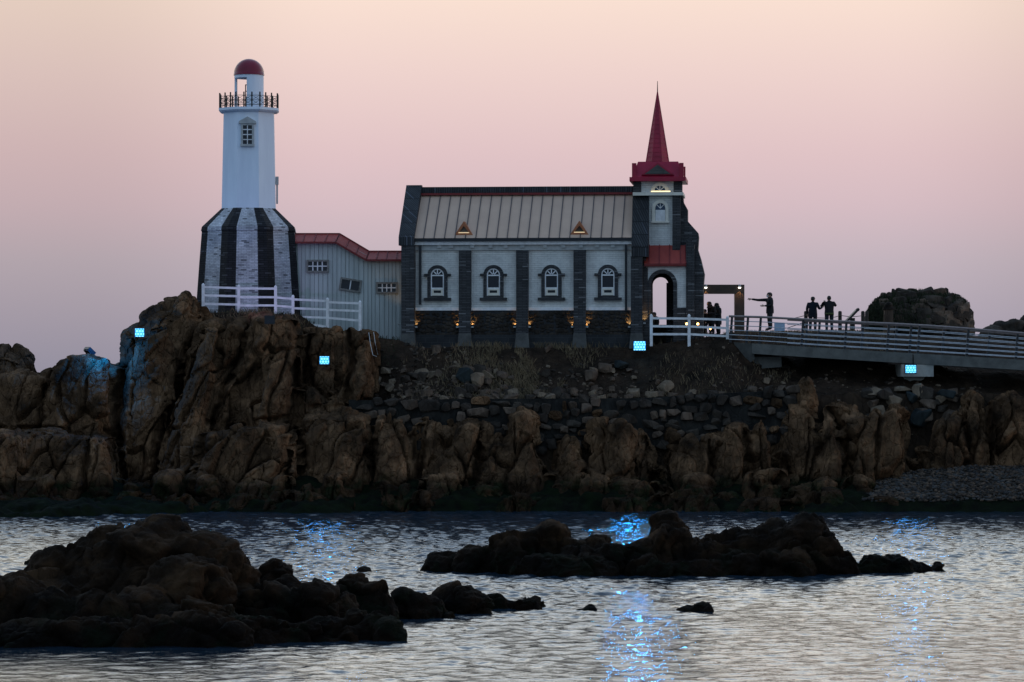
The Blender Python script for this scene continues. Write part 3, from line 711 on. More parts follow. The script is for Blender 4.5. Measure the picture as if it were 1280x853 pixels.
def annex_window(cx, cy, w, h, ncol, nrow, rot, open_=False, label=None):
    s_ = mpp(152.6); mbf = MB(); W, H = w*s_/2, h*s_/2; t_ = .085
    for a in ((-W,W,-H,-H+t_),(-W,W,H-t_,H),(-W,-W+t_,-H+t_,H-t_),(W-t_,W,-H+t_,H-t_)): mbf.box(a[0],a[1],-.09,.02,a[2],a[3])
    wd = mbf.build('window', M['wood_frame'], A, loc=(FA.x(cx), -.01, FA.z(cy))); wd.rotation_euler = (0, R(rot), 0)
    if label: wd['label'] = label
    mbp_ = MB(); mbp_.box(-W+t_,W-t_,-.02,.0,-H+t_,H-t_); mbp_.build('pane', M['glass'], wd)
    mbb = MB()
    for i in range(1, ncol): xx = -W+t_+(2*W-2*t_)*i/ncol; mbb.box(xx-.025,xx+.025,-.06,-.021,-H+t_,H-t_)
    for i in range(1, nrow): zz = -H+t_+(2*H-2*t_)*i/nrow; mbb.box(-W+t_,W-t_,-.055,-.021,zz-.025,zz+.025)
    mbb.build('glazing_bars', M['white_paint'], wd)
    return wd
annex_window(397, 333, 28, 16, 4, 2, 0); annex_window(438, 356.5, 27, 16, 2, 1, 9, label='tilted two-pane window'); annex_window(483.5, 360, 27, 14.5, 4, 2, 0)

# ------------------------------------------------------------------ church
YAW = -R(4.9)
FC = Frame(640, 440, 150.0, YAW)
C = empty('church', tuple(FC.o), YAW, 'white brick church with slate buttresses, grey metal roof and a red-spired tower', 'church')
X, Z = FC.x, FC.z
def bx(mb, px0, px1, py0, py1, l0, l1, mi=0):
    """box whose front face (at depth l0) covers the given photo rectangle"""
    mb.box(X(px0, l0, py0), X(px1, l0, py0), l0, l1, Z(py1, l0), Z(py0, l0), mi)
DN = 5.4                                   # depth of the nave
mb = MB(); bx(mb, 516, 792, 312.8, 387, 0, DN); mb.build('nave_wall', M['white_brick'], C)
mb = MB(); bx(mb, 512, 792, 387.2, 420, -.06, DN+.05); mb.build('stone_plinth', M['plinth'], C)
# rubble facing of the plinth
random.seed(3); mb = MB(); x_ = X(517)
while x_ < X(789):
    z_ = Z(418.5)
    while z_ < Z(390):
        r1 = random.uniform(.10, .19); mb.ball((x_+random.uniform(-.05,.05), -.05, z_), (r1, .075, r1*random.uniform(.6,.85)), 1, 0, .12, False); z_ += r1*1.25
    x_ += .23
mb.build('rubble_facing', M['stone_dark'], C)
mb = MB(); bx(mb, 505, 792, 418.5, 445, -.12, DN); mb.build('foundation', M['block'], C)
mb = MB(); bx(mb, 517, 790, 384.6, 388.2, -.10, -.002); mb.build('sill_course', M['white_paint'], C)
mb = MB(); bx(mb, 517, 790, 305.8, 313, -.10, -.003); 
for px in (549, 560+4, 581+9, 613, 632, 650+3, 681, 704, 726, 746, 766):
    bx(mb, px-2.5, px+2.5, 306.5, 310, -.19, -.10)
mb.build('frieze', M['grey_trim'], C)
mb = MB(); bx(mb, 517, 790, 301, 306, -.24, -.004); mb.build('fascia', M['white_paint'], C)
mb = MB(); bx(mb, 517, 790, 297.6, 301.4, -.38, -.10); bx(mb, 523.4, 526.6, 301, 381, -.22, -.13); bx(mb, 781, 784, 301, 389, -.22, -.13); mb.build('gutter', M['gutter'], C)
# pitched roof with standing seams
RD = DN/2; ze, zr = Z(298, -.36), Z(240, RD-.1)
mb = MB()
x0, x1 = X(517, -.3, 298), X(792, -.3, 298)
for sgn in (0, 1):
    ya, yb = (-.36, RD) if not sgn else (DN+.36, RD)
    mb.hexa([(x0,ya,ze-.12),(x1,ya,ze-.12),(x1,yb,zr-.12),(x0,yb,zr-.12)], [(x0,ya,ze),(x1,ya,ze),(x1,yb,zr),(x0,yb,zr)], 0)
px = 529.5
while px < 788:
    xx = X(px, -.36, 298); mb.bar((xx,-.36,ze+.02), (xx,RD,zr+.02), .035, .06, 1); px += 13.05
mb.build('roof', [M['roof_metal'], M['roof_seam']], C)
mb = MB(); bx(mb, 522, 795, 233.5, 241, RD-.28, RD+.28); mb.build('ridge_cap', M['dark_slate'], C)
mb = MB(); zz = Z(242.6, RD-.3); mb.box(X(525, RD-.3), X(792, RD-.3), RD-.36, RD-.27, zz-.05, zz+.05); mb.build('ridge_flashing', M['red_trim'], C)
# left verge: slate coping following the slope, and its pier
def coping(px0, px1, ztop, zed, zlow, lyf=-.55):
    mbc = MB(); xa, xb = X(px0, lyf, 298), X(px1, lyf, 298)
    for s_ in (0, 1):
        yy = (lambda q: q) if not s_ else (lambda q: DN-q)
        mbc.prismx([(yy(lyf), zlow), (yy(lyf), zed), (yy(RD-.2), ztop), (RD, ztop), (RD, ztop-.9), (yy(.1), zlow)], xa, xb)
    return mbc.build('verge_coping', M['dark_slate'], C)
coping(498.2, 517.5, Z(231, RD-.2), Z(296, -.55), Z(306.5, -.55))
mb = MB(); mb.prismx([(.0, Z(440)), (.0, ze-.3), (RD, zr-.2), (DN, ze-.3), (DN, Z(440))], X(503), X(517)); mb.build('gable_wall', M['slate_brick'], C)
def pier(px0, px1, py0, py1, l0, pyb):
    mbp_ = MB(); bx(mbp_, px0, px1, py0, pyb, l0, 0.05, 0)
    xa, xb = X(px0, l0, py1), X(px1, l0, py1); zt, zb = Z(pyb, l0), Z(py1, l0)
    q = .07
    mbp_.hexa([(xa-q, l0-.2, zb), (xb+q, l0-.2, zb), (xb+q, 0, zb), (xa-q, 0, zb)], [(xa-.002, l0-.004, zt), (xb+.002, l0-.004, zt), (xb+.002, 0, zt), (xa-.002, 0, zt)], 1)
    return mbp_.build('pier', [M['slate_brick'], M['dark_concrete']], C)
pier(501.5, 518, 306, 434, -.5, 417)
for px in (581, 652.7, 724.5): pier(px-7.6, px+7.6, 312.8, 438, -.3, 417)
pier(788.5, 803, 321, 436, -.5, 417)
# arched nave windows
def nave_window(cx):
    s_ = mpp(150.0); x = X(cx); d = MB(); zs = Z(344)
    d.arch(x, zs, 8.3*s_, 12.6*s_, -.13, -.002, Z(372.5))
    for sg in (-1, 1): d.box(x+sg*16.8*s_ if sg < 0 else x+12.7*s_, x-12.7*s_ if sg < 0 else x+16.8*s_, -.15, -.004, Z(345.3), Z(342.3))
    d.box(x-17*s_, x+17*s_, -.20, -.005, Z(376), Z(372.4))
    d.box(x-8.4*s_, x+8.4*s_, -.14, -.006, Z(372.5), Z(370))
    w = d.build('window', M['slate_brick'], C)
    p = MB(); n = 14; poly = [(x+8.35*s_, Z(370.2)), *[(x+8.35*s_*math.cos(PI*k/n), zs+8.35*s_*math.sin(PI*k/n)) for k in range(n+1)], (x-8.35*s_, Z(370.2))]
    p.prism(poly, -.045, -.008); p.build('pane', M['glass'], w)
    f = MB(); f.arch(x, zs, 6.9*s_, 8.3*s_, -.10, -.046, Z(370))
    f.box(x-6.95*s_, x+6.95*s_, -.095, -.046, Z(345.2), Z(343.6))
    for k in range(1, 4):
        a = PI*k/4; f.bar((x+1.5*s_*math.cos(a), -.07, zs+1.5*s_*math.sin(a)), (x+7*s_*math.cos(a), -.07, zs+7*s_*math.sin(a)), .045, .04, up=(0,1,0))
    zt, zb = Z(359.6), Z(369.6)
    f.box(x-6.95*s_, x+6.95*s_, -.094, -.046, zt-.06, zt); f.build('frame', M['white_paint'], w)
    f = MB(); xa = 7*s_
    f.box(x-xa, x-xa*.68, -.12, -.05, zb, zt-.06); f.box(x+xa*.68, x+xa, -.12, -.05, zb, zt-.06); f.box(x-xa*.68, x+xa*.68, -.12, -.05, zb, zb+.12); f.box(x-xa*.68, x+xa*.68, -.12, -.05, zt-.13, zt-.06)
    f.build('opening_sash', M['cream'], w)
for cx in (547, 617, 689.5, 760): nave_window(cx)
# triangular roof vents
def roof_vent(cx):
    s_ = mpp(150.3); yb = .35; x = X(cx, yb, 294)
    slope = (zr-ze)/(RD+.36)
    ys = -.36 + (Z(293.5, yb)-ze)/slope
    yb = ys - .05; za, zb = Z(276.5, yb), Z(293.8, yb); w = 11.6*s_; dep = (za-zb)/slope
    d = MB()
    o_ = [(x-w, yb, zb), (x+w, yb, zb), (x, yb, za)]; i_ = [(x-w*.62, yb, zb+.09), (x+w*.62, yb, zb+.09), (x, yb, za-.22)]
    bk = [(x-w, yb+.12, zb), (x+w, yb+.12, zb), (x, yb+dep+.1, za)]
    ib = [(q[0], q[1]+.10, q[2]) for q in i_]
    d.add(o_+i_+bk+ib, [(0,1,4,3),(1,2,5,4),(2,0,3,5),(0,2,8,6),(2,1,7,8),(0,6,7,1),(3,4,10,9),(4,5,11,10),(5,3,9,11)])
    v = d.build('roof_vent', M['orange_trim'], C)
    g = MB(); g.add(ib, [(0,1,2)]); g.build('louvre', M['dark_concrete'], v)
    l_ = MB(); l_.box(x-w*.58, x+w*.58, yb+.01, yb+.09, zb+.092, zb+.13); l_.build('light_strip', M['strip_dim'], v)
for cx in (581, 725): roof_vent(cx)
# wall washers at the foot of the piers
def washer(px, py=408.5, ly=-.17, e=2.6):
    x, z = X(px, ly, py), Z(py, ly)
    d = MB(); d.box(x-.055, x+.055, ly-.05, ly+.06, z-.05, z+.02); d.box(x-.02, x+.02, ly+.06, -.05, z-.04, z-.01)
    o_ = d.build('wall_lamp', M['grey_trim'], C)
    ld = bpy.data.lights.new('wall_lamp_light', 'SPOT'); ld.energy = e*9; ld.color = (1.0, .56, .20); ld.shadow_soft_size = .03; ld.spot_size = R(88); ld.spot_blend = .7
    lo_ = bpy.data.objects.new('wall_lamp_light', ld); COL.objects.link(lo_); lo_.parent = o_; lo_.location = (x, ly+.02, z+.04); lo_.rotation_euler = (R(180-14), 0, 0)
for px in (520.2, 571.8, 590.4, 643.4, 661.8, 715.2, 733.8, 786.5): washer(px)
washer(500, 405, .9, 2.4); washer(805.5, 404, -.26, 2.6)

# ---- porch and tower
PX0, PX1 = 803.5, 857.5; TFX = .9
zs_ = Z(356); s_ = mpp(150.0); xc = X(828); ro, ri = 18.3*s_, 13.6*s_
# porch front: white wall above and beside the arch
mb = MB(); n = 18
poly = [(X(PX0), Z(331)), (X(PX1), Z(331)), (X(PX1), Z(385)), (xc+ro-.01, Z(385))]
poly += [(xc+(ro-.01)*math.cos(PI*k/n), zs_+(ro-.01)*math.sin(PI*k/n)) for k in range(n+1)]
poly += [(xc-ro+.01, Z(440)), (X(PX0), Z(440))]
mb.prism(poly[::-1], .0, .30); mb.build('porch_wall', M['white_brick'], C)
mb = MB(); mb.arch(xc, zs_, ri, ro, -.06, .45, Z(440), 18); mb.build('arch_surround', M['slate_brick'], C)
mb = MB(); bx(mb, 846.3, 858.5, 385, 440, -.03, .3); bx(mb, 801, 809.7, 335, 440, -.10, .32); bx(mb, 800, 807.5, 306, 334.9, -.08, TFX); mb.build('porch_base', M['slate_brick'], C)
# back wall of the porch with its own narrower doorway, side walls and ceiling
yb = 2.5; xb_ = X(825.6, yb); rb = 9.9*mpp(152.5); zb_ = Z(357, yb)
mb = MB()
poly = [(X(800, yb), Z(334, yb)), (X(868, yb), Z(334, yb)), (X(868, yb), Z(440, yb)), (X(833, yb), Z(440, yb)), (X(833, yb), Z(354.2, yb)), (xb_+rb, Z(354.2, yb))]
poly += [(xb_+rb*math.cos(PI*k/n), zb_+rb*math.sin(PI*k/n)) for k in range(n+1)][1:]
poly += [(X(816, yb), Z(440, yb)), (X(800, yb), Z(440, yb))]
mb.prism(poly[::-1], yb, yb+.3)
mb.box(X(858), X(858)+.25, .3, yb, Z(440), Z(331)); mb.box(X(803.5)-.25, X(803.5), .34, yb, Z(440), Z(331)); mb.box(X(803.5)+.002, X(858)-.002, .31, yb-.002, Z(334), Z(331))
mb.build('porch_back', M['slate_brick'], C)
mb = MB(); bx(mb, 812, 836, 406.5, 440, yb+.35, yb+.6); mb.build('parapet', M['stone_dark'], C)
# lean-to roof over the porch
mb = MB(); lt, lb = .62, -.22
f0 = [(X(805.5, lb, 331), lb, Z(331, lb)), (X(857.5, lb, 331), lb, Z(331, lb)), (X(856.5, lt, 308), lt, Z(307.5, lt)), (X(806.5, lt, 308), lt, Z(307.5, lt))]
mb.hexa([(p[0], p[1], p[2]-.1) for p in f0], f0)
for u in (.0, .11, .36, .61, .87, 1.0):
    p = np.array(f0[0])*(1-u)+np.array(f0[1])*u; q = np.array(f0[3])*(1-u)+np.array(f0[2])*u; mb.bar(p+np.array([0,-.01,.02]), q+np.array([0,-.01,.02]), .035, .05, 1)
mb.bar(np.array(f0[0])+np.array([0,-.03,-.02]), np.array(f0[1])+np.array([0,-.03,-.02]), .06, .10, 1)
mb.build('porch_roof', [M['red_metal'], M['red_trim']], C)
# tower shaft
TF = .62; TD = 2.9
mb = MB(); bx(mb, 806, 846, 227, 312, TF, TD); mb.build('tower_wall', M['white_brick'], C)
mb = MB()
bx(mb, 791.5, 801.5, 227, 241.5, TF-.10, TF+.7); bx(mb, 842, 852.5, 227, 241.5, TF-.10, TF+.7)
bx(mb, 791.5, 801.5, 227, 241.5, TD-.6, TD+.1); bx(mb, 842, 852.5, 227, 241.5, TD-.6, TD+.1)
bx(mb, 840.5, 850.5, 245, 322, TF-.22, TD); mb.build('corner_pier', M['slate_brick'], C)
mb = MB(); bx(mb, 799, 844, 227, 242, TF-.02, TD-.05); mb.build('belfry_wall', M['white_brick'], C)
# left slate slope and right stepped buttress
mb = MB(); l0 = -.55; xa, xb2 = X(789.3, l0, 310), X(811, .2, 300)
mb.prismx([(l0, Z(321.5, l0)), (l0, Z(308, l0)), (TF-.02, Z(245, TF)), (TF+.9, Z(245, TF)), (TF+.9, Z(321.5, l0))], xa, xb2); mb.build('slate_buttress', M['dark_slate'], C)
mb = MB(); lt = TF+.25
mb.prism([(X(px, lt, py), Z(py, lt)) for px, py in ((846,330),(846,245.5),(853.5,245.5),(854,253),(859.2,262.5),(859.2,277),(872.5,292),(873.2,297),(872,316),(866,330))][::-1], lt, lt+1.3)
mb.prism([(X(px, .15, py), Z(py, .15)) for px, py in ((858,440),(858,312),(872,312),(876,325),(880.3,343),(878.8,360),(879,440))][::-1], .15, 1.6)
mb.prism([(X(px, -.12, py), Z(py, -.12)) for px, py in ((857.6,440),(857.6,302),(862,298),(868,306),(868,440))][::-1], -.12, .9)
mb.build('stepped_buttress', M['slate_brick'], C)
mb = MB(); bx(mb, 791, 854, 241.3, 245.3, TF-.34, TD+.2); mb.build('string_course', M['cream'], C)
mb = MB(); bx(mb, 814, 838, 239.6, 240.9, TF-.30, TF-.27); mb.build('ledge_light', M['strip'], C)
# tower windows
def arched(cx, half, ytop, ysp, ybot, name, yf):
    x = X(cx, yf); q = mpp(150+yf); d = MB(); zs2 = Z(ysp, yf)
    d.arch(x, zs2, half*.62*q, half*q, yf-.10, yf-.002, Z(ybot, yf), 14, 0, (ysp-ytop)/half)
    d.box(x-half*q*1.12, x+half*q*1.12, yf-.16, yf-.003, Z(ybot+1.6, yf), Z(ybot-.4, yf))
    w = d.build(name, M['cream'], C); h_ = half*.62*q; ky = (ysp-ytop)/half
    p = MB(); p.prism([(x+h_, Z(ybot, yf)), *[(x+h_*math.cos(PI*k/12), zs2+h_*ky*math.sin(PI*k/12)) for k in range(13)], (x-h_, Z(ybot, yf))], yf-.03, yf-.004)
    p.build('pane', M['glass_blue'], w)
    f = MB()
    for k in (1, 2, 3): a = PI*k/4; f.bar((x, yf-.045, zs2), (x+h_*math.cos(a), yf-.045, zs2+h_*ky*math.sin(a)), .03, .03, up=(0,1,0))
    f.build('glazing_bars', M['white_paint'], w)
    return w, x, h_
arched(825, 11, 229.5, 239.5, 240, 'window', TF-.02)
w, x, h_ = arched(825.5, 10.2, 251, 261.5, 278, 'window', TF)
f = MB(); z0, z1 = Z(277.5, TF), Z(263.5, TF)
f.box(x-h_*.95, x+h_*.95, TF-.055, TF-.035, z0, z1)
for i in range(9): zz = z0+(z1-z0)*(i+.5)/9; f.box(x-h_*.85, x+h_*.85, TF-.075, TF-.056, zz-.008, zz+.012)
f.build('shutter', M['white_paint'], w)
# red crown and spire
mb = MB(); bx(mb, 786.8, 857.3, 222.3, 227.4, TF-.42, TD+.42); mb.build('cornice', M['red_dark'], C)
zc0, zc1 = Z(222.3, TF-.3), Z(203.5, TF+.3); xa, xb3 = X(790, TF-.3), X(854.5, TF-.3); ins = .26
mb = MB()
mb.hexa([(xa,TF-.30,zc0),(xb3,TF-.30,zc0),(xb3,TD+.30,zc0),(xa,TD+.30,zc0)], [(xa+ins,TF+.15,zc1),(xb3-ins,TF+.15,zc1),(xb3-ins,TD-.15,zc1),(xa+ins,TD-.15,zc1)])
for xx in (xa, xb3-.20):
    for yy in (TF-.32, TD+.12): mb.box(xx, xx+.20, yy, yy+.20, zc0, Z(205.5, TF))
mb.build('crown_roof', M['red_dark'], C)
xm = (xa+xb3)/2; zg = Z(204.5, TF-.36)
mb = MB(); mb.prism([(xm-.75, zc0+.10), (xm, zg), (xm+.75, zc0+.10)][::-1], TF-.36, TF+.6)
gb = mb.build('gable', M['red_dark'], C)
mb = MB(); mb.prism([(xm-.60, zc0+.13), (xm, zg-.09), (xm+.60, zc0+.13)][::-1], TF-.385, TF-.355)
for i in range(3): mb.box(xm-.5+.16*i, xm+.5-.16*i, TF-.40, TF-.384, zc0+.17+.12*i, zc0+.20+.12*i)
mb.build('gable_louvre', M['dark_concrete'], gb)
mb = MB(); cy_ = (TF+TD)/2; zsp0, zsp1 = Z(204, cy_), Z(117, cy_); xs_ = X(822, cy_); r0 = 13.4*mpp(150+cy_)/math.cos(A8); N = 15
for i in range(N):
    u0, u1 = i/N, (i+1)/N; ra, rb_ = r0*(1-u0)+.02, r0*(1-u1)+.02; za, zb2 = zsp0+(zsp1-zsp0)*u0, zsp0+(zsp1-zsp0)*u1
    mb.lathe([(ra+.012, za), (ra+.012, za+.02), (rb_, zb2)], 8, (xs_, cy_), A8, 0, False, False)
for k in range(8):
    a = A8+k*PI/4; mb.bar((xs_+(r0+.02)*math.cos(a), cy_+(r0+.02)*math.sin(a), zsp0), (xs_, cy_, zsp1+.02), .05, .05)
mb.build('spire', M['red_dark'], C)
mb = MB(); mb.tube([(xs_, cy_, zsp1-.2), (xs_, cy_, Z(103, cy_))], [.03, .012], 6); mb.build('finial', M['dark_iron'], C)
def wall_stone(m, c, rx, ry, rz, mi, rot=0.0, sub=2):
    """angular broken stone: hull of scattered points, arrises knocked off"""
    bm = bmesh.new(); n = 13 + random.randint(0, 7); cr, sr = math.cos(rot), math.sin(rot)
    for _ in range(n):
        p_ = Vector((random.gauss(0,1), random.gauss(0,1), random.gauss(0,1))).normalized(); k = [math.copysign(abs(t_)**.6, t_) for t_ in p_]
        bm.verts.new((k[0]*rx, k[1]*ry, k[2]*rz))
    r_ = bmesh.ops.convex_hull(bm, input=bm.verts); bmesh.ops.delete(bm, geom=[v for v in r_['geom_interior'] if isinstance(v, bmesh.types.BMVert)], context='VERTS')
    bmesh.ops.bevel(bm, geom=list(bm.edges), offset=min(rx, ry, rz)*.09, segments=1, affect='EDGES', clamp_overlap=True)
    bmesh.ops.recalc_face_normals(bm, faces=bm.faces); bm.verts.index_update()
    vs = [(c[0]+v.co.x*cr-v.co.z*sr, c[1]+v.co.y, c[2]+v.co.x*sr+v.co.z*cr) for v in bm.verts]
    m.add(vs, [tuple(v.index for v in f.verts) for f in bm.faces], mi, False); bm.free()
# ------------------------------------------------------------------ white post-and-rail fences
def white_fence(label, Y, posts, rails, pw=.13):
    """posts: (px, top, bottom); rails: per bay, list of (y at left post, y at right post)"""
    o = P(posts[0][0], posts[0][2], Y); f = empty('white_fence', tuple(o), 0, label, 'fence', 'white timber fences')
    def L_(px, py, dy=0.0): q = P(px, py, Y) - o; return (q.x, dy, q.z)
    for px, t_, b_ in posts:
        m = MB(); q0, q1 = L_(px, b_), L_(px, t_)
        m.box(q0[0]-pw/2, q0[0]+pw/2, -pw/2, pw/2, q0[2]-.15, q1[2]); m.lathe([(pw*.72, q1[2]), (pw*.5, q1[2]+.03), (.01, q1[2]+.07)], 4, (q0[0], 0), PI/4, 0, False)
        m.build('post', M['white_paint'], f)
    for i, bay in enumerate(rails):
        for ya, yb in bay:
            m = MB(); q0, q1 = L_(posts[i][0], ya, -.02), L_(posts[i+1][0], yb, -.02); d = (Vector(q1)-Vector(q0)).normalized()*(pw/2+.002)
            m.bar(Vector(q0)+d, Vector(q1)-d, .055, .10); m.build('rail', M['white_paint'], f)
white_fence('white post and rail fence at the foot of the lighthouse', 149.4,
    [(254,356,388),(298.5,358,389),(344.5,358.5,391),(366.2,370.5,406),(409.3,374,421),(450,377.5,413)],
    [[(359,360.5),(369.5,370.5),(380,381)], [(361,361),(371.5,371.8),(382,382)], [(372,374),(382.5,384)], [(374.5,376.5),(385.5,387),(396,397.5),(402,409)], [(378,379.5),(387.5,389),(397.5,401)]])
FYc = 148.3
white_fence('white post and rail fence in front of the church porch', FYc,
    [(814,394.5,429),(861.3,394.5,430),(909.3,397,430)],
    [[(398,398.5),(408,408.5),(418,418)], [(398.3,400),(408.3,410.5),(418,420.5)]])

# ------------------------------------------------------------------ footbridge
def BY(px): return float(np.interp(px, [900, 1280, 1500], [148.0, 146.2, 145.2]))
def by_top(px): return float(np.interp(px, [900, 941, 1060, 1141, 1280, 1500], [427.5, 429.5, 437, 441.8, 450, 463]))
bo = P(918, 440, 148); BR = empty('footbridge', tuple(bo), 0, 'grey concrete footbridge with steel railings running off to the right', 'bridge')
def B(px, py, dy=0.0):
    q = P(px, py, BY(px)) - bo; return np.array([q.x, q.y+dy, q.z])
def span(pa, pb, th, name, mat, w=2.6):
    m = MB(); n = max(2, int((pb-pa)/40)); ps = [pa+(pb-pa)*i/n for i in range(n+1)]
    for a, b_ in zip(ps, ps[1:]):
        t0, t1 = B(a, by_top(a)), B(b_, by_top(b_)); dz = np.array([0,0,th]); dw = np.array([0,w,0])
        m.hexa([t0-dz, t1-dz, t1+dw-dz, t0+dw-dz], [t0, t1, t1+dw, t0+dw])
    return m.build(name, mat, BR)
span(940, 1140.6, .47, 'deck', M['concrete']); span(1142.2, 1500, .47, 'deck', M['concrete'])
m = MB()
ab = [B(917,428), B(939.5,429.5)]; dw = np.array([0,2.4,0])
m.hexa([B(931,459)+[0,.3,0], B(944,449)+[0,.1,0], B(944,449)+[0,2.4,0], B(931,459)+[0,2.4,0]], [ab[0], ab[1], ab[1]+dw, ab[0]+dw])
a, b_ = B(936,446)+[0,.5,0], B(978,446)+[0,.5,0]; c, d = B(936,462)+[0,.5,0], B(978,459)+[0,.5,0]
m.hexa([c, d, d+dw, c+dw], [a, b_, b_+dw, a+dw]); m.build('abutment', M['dark_concrete'], BR)
m = MB(); c0 = B(1147, 456, 1.25); r1 = 13.6*mpp(147); r2 = 20*mpp(147)
for z0, z1, r_ in ((B(1147,492)[2]-1.2, B(1147,471)[2], r1),): m.lathe([(r_, z0), (r_, z1)], 20, (c0[0], c0[1]))
zc, zt = B(1147,471)[2], B(1147,455.8)[2]
m.box(c0[0]-r2, c0[0]+r2, c0[1]-1.25, c0[1]+1.25, zc, zt); m.build('pier', M['pier_concrete'], BR)
# railings: near and far side
def rail_top(px): return float(np.interp(px, [905, 913, 950, 1003, 1060, 1140, 1209, 1280, 1500], [395.5, 395.6, 396.5, 399.3, 402.6, 406, 411, 417, 436]))
def bridge_rail(dy, posts, pa, pb):
    m = MB(); n = 14; ps = [pa+(pb-pa)*i/n for i in range(n+1)]
    m.tube([B(p, rail_top(p), dy-.06) for p in ps], .052, 8); top_ = m.build('railing', M['handrail'], BR)
    for k in range(1, 6):
        m = MB(); pts_ = []
        for p in ps:
            t0, t1 = B(p, rail_top(p)), B(p, by_top(p)); z = t0[2] + (t1[2]-t0[2])*(k/5.65); q = B(p, 430, dy-.03); q[2] = z; pts_.append(q)
        m.tube(pts_, .021, 6); m.build('bar', M['steel'], top_)
    for p in posts:
        m = MB(); q0 = B(p-.9, by_top(p), dy+.06); q1 = B(p+1.2, rail_top(p)-.6, dy-.02)
        m.bar(q0, q1, .105, .11, up=(0,1,0)); m.build('post', M['steel_post'], top_)
bridge_rail(.04, [914, 934, 950, 1003, 1057, 1110, 1138, 1148.5, 1209.5, 1271, 1330, 1390, 1450], 911, 1500)
bridge_rail(2.5, [1014, 1030, 1085, 1128, 1188, 1246, 1305, 1365, 1430], 990, 1500)

# ------------------------------------------------------------------ gateway frame, posts and rope, boards
GY_ = 151.5
g0 = P(924, 422, GY_); G = empty('gateway_frame', tuple(g0), 0, 'dark brown square gateway frame beside the church buttress', 'gateway')
def GL(px, py, dy=0.0): q = P(px, py, GY_) - g0; return q.x, dy, q.z
sG = mpp(GY_); m = MB()
zt, zb, zl = GL(0,356)[2], GL(0,367.4)[2], -.5
m.box(GL(868,0)[0], GL(930.3,0)[0], 0, .5, zb, zt); m.build('beam', M['brown_steel'], G)
for a, b_ in ((918.3,930.3),(866,876)): m = MB(); m.box(GL(a,0)[0], GL(b_,0)[0], .002, .498, zl, zb); m.build('upright', M['brown_steel'], G)
for px in (882, 924.3):
    x_, _, z_ = GL(px, 358.5); m = MB(); m.lathe([(.03, z_+.10), (.06, z_+.08), (.075, z_-.03), (.07, z_-.03)], 12, (x_, -.10)); m.box(x_-.02, x_+.02, -.08, .0, z_+.02, z_+.06)
    sp = m.build('spot_lamp', M['grey_trim'], G); m = MB(); m.ball((x_, -.10, z_-.04), (.066, .066, .05), 2); m.build('bulb', M['white_bulb'], sp)
    ld = bpy.data.lights.new('spot_lamp_light', 'SPOT'); ld.energy = 9; ld.color = (1, .55, .22); ld.spot_size = R(70); ld.shadow_soft_size = .03
    lo_ = bpy.data.objects.new('spot_lamp_light', ld); COL.objects.link(lo_); lo_.parent = sp; lo_.location = (x_, -.13, z_-.10); lo_.rotation_euler = (R(10), 0, 0)
def rope_post(px, top_, Y, label):
    q = P(px, top_, Y); zg = gz(q.x, Y)-.1; m = MB(); h_ = q.z - zg
    m.lathe([(.095, 0), (.09, h_-.05), (.06, h_)], 10); o_ = m.build('rope_post', M['wood_post'], loc=(q.x, Y, zg)); return tag(o_, label, 'post', 'wooden posts carrying the rope')
RY = 157.5
rope_post(1007.3, 389, RY, 'dark wooden rope post just left of the person in the blue hooded coat')
rope_post(1050, 389, RY, 'dark wooden rope post between the photographer and the slanted board')
rope_post(1078.6, 389, RY, 'dark wooden rope post just left of the stone mound, nearer the slanted board')
rope_post(1083.5, 389, RY+.8, 'dark wooden rope post touching the left edge of the stone mound')
def rope(label, pts, Y):
    m = MB(); m.tube([P(px, py, Y) for px, py in pts], .018, 6); tag(m.build('rope', M['rope']), label, 'rope', 'ropes strung between the wooden posts')
rope('rope sagging away to the left of the wooden posts towards the pointing man', [(972,397.5),(980,399),(988,399),(997,397),(1007,394.5)], RY-.1)
rope('rope strung low behind the two people at the railing', [(972,412),(985,410),(997,406),(1007,402)], RY-.1)
rope('rope between the two posts behind the photographer and the slanted board', [(1007,394.5),(1020,397.5),(1035,398),(1044,396.5),(1050,394.5)], RY-.1)
rope('rope between the slanted board and the posts by the stone mound', [(1050,394.5),(1060,395.8),(1070,395.8),(1078.6,394.8)], RY-.1)
q = P(1066, 416, 155); IP = empty('slanted_board', (q.x, 155, gz(q.x, 155)), 0, 'dark slanted information board seen edge-on between the wooden posts', 'board')
def IL(px, py, dy=0.0): w_ = P(px, py, 155); return np.array([w_.x-q.x, dy, w_.z-IP.location.z])
m = MB(); m.bar(IL(1058.5,402,.3), IL(1073.4,386.4,.3), .9, .10, up=(0,0,1)); m.build('panel', M['dark_iron'], IP)
m = MB(); m.tube([IL(1070.2,390,.0), IL(1071,387,-.0), IL(1072.6,385.6,0), IL(1073.8,386.6,0), IL(1073,389,0)], .035, 6); m.build('hook', M['dark_iron'], IP)
m = MB(); a = IL(1063.5,399); b_ = IL(1069,395); m.box(a[0], b_[0], .1, .5, -.1, b_[2]-.1); m.build('stand', M['dark_iron'], IP)
q = P(974.5, 414, 151); m = MB(); w_ = 6.6*mpp(151); h_ = 10.4*mpp(151); m.box(-w_, w_, 0, .06, .06, h_+.06); bo_ = m.build('notice_board', M['blue_board'], loc=(q.x, 151, q.z-.06)); tag(bo_, 'small pale blue blank board standing behind the railing, at the feet of the pointing man', 'board')
m = MB(); m.box(-w_+.05, -w_+.10, .062, .11, -.4, h_); m.box(w_-.10, w_-.05, .062, .11, -.4, h_); m.build('stake', M['wood_post'], bo_)

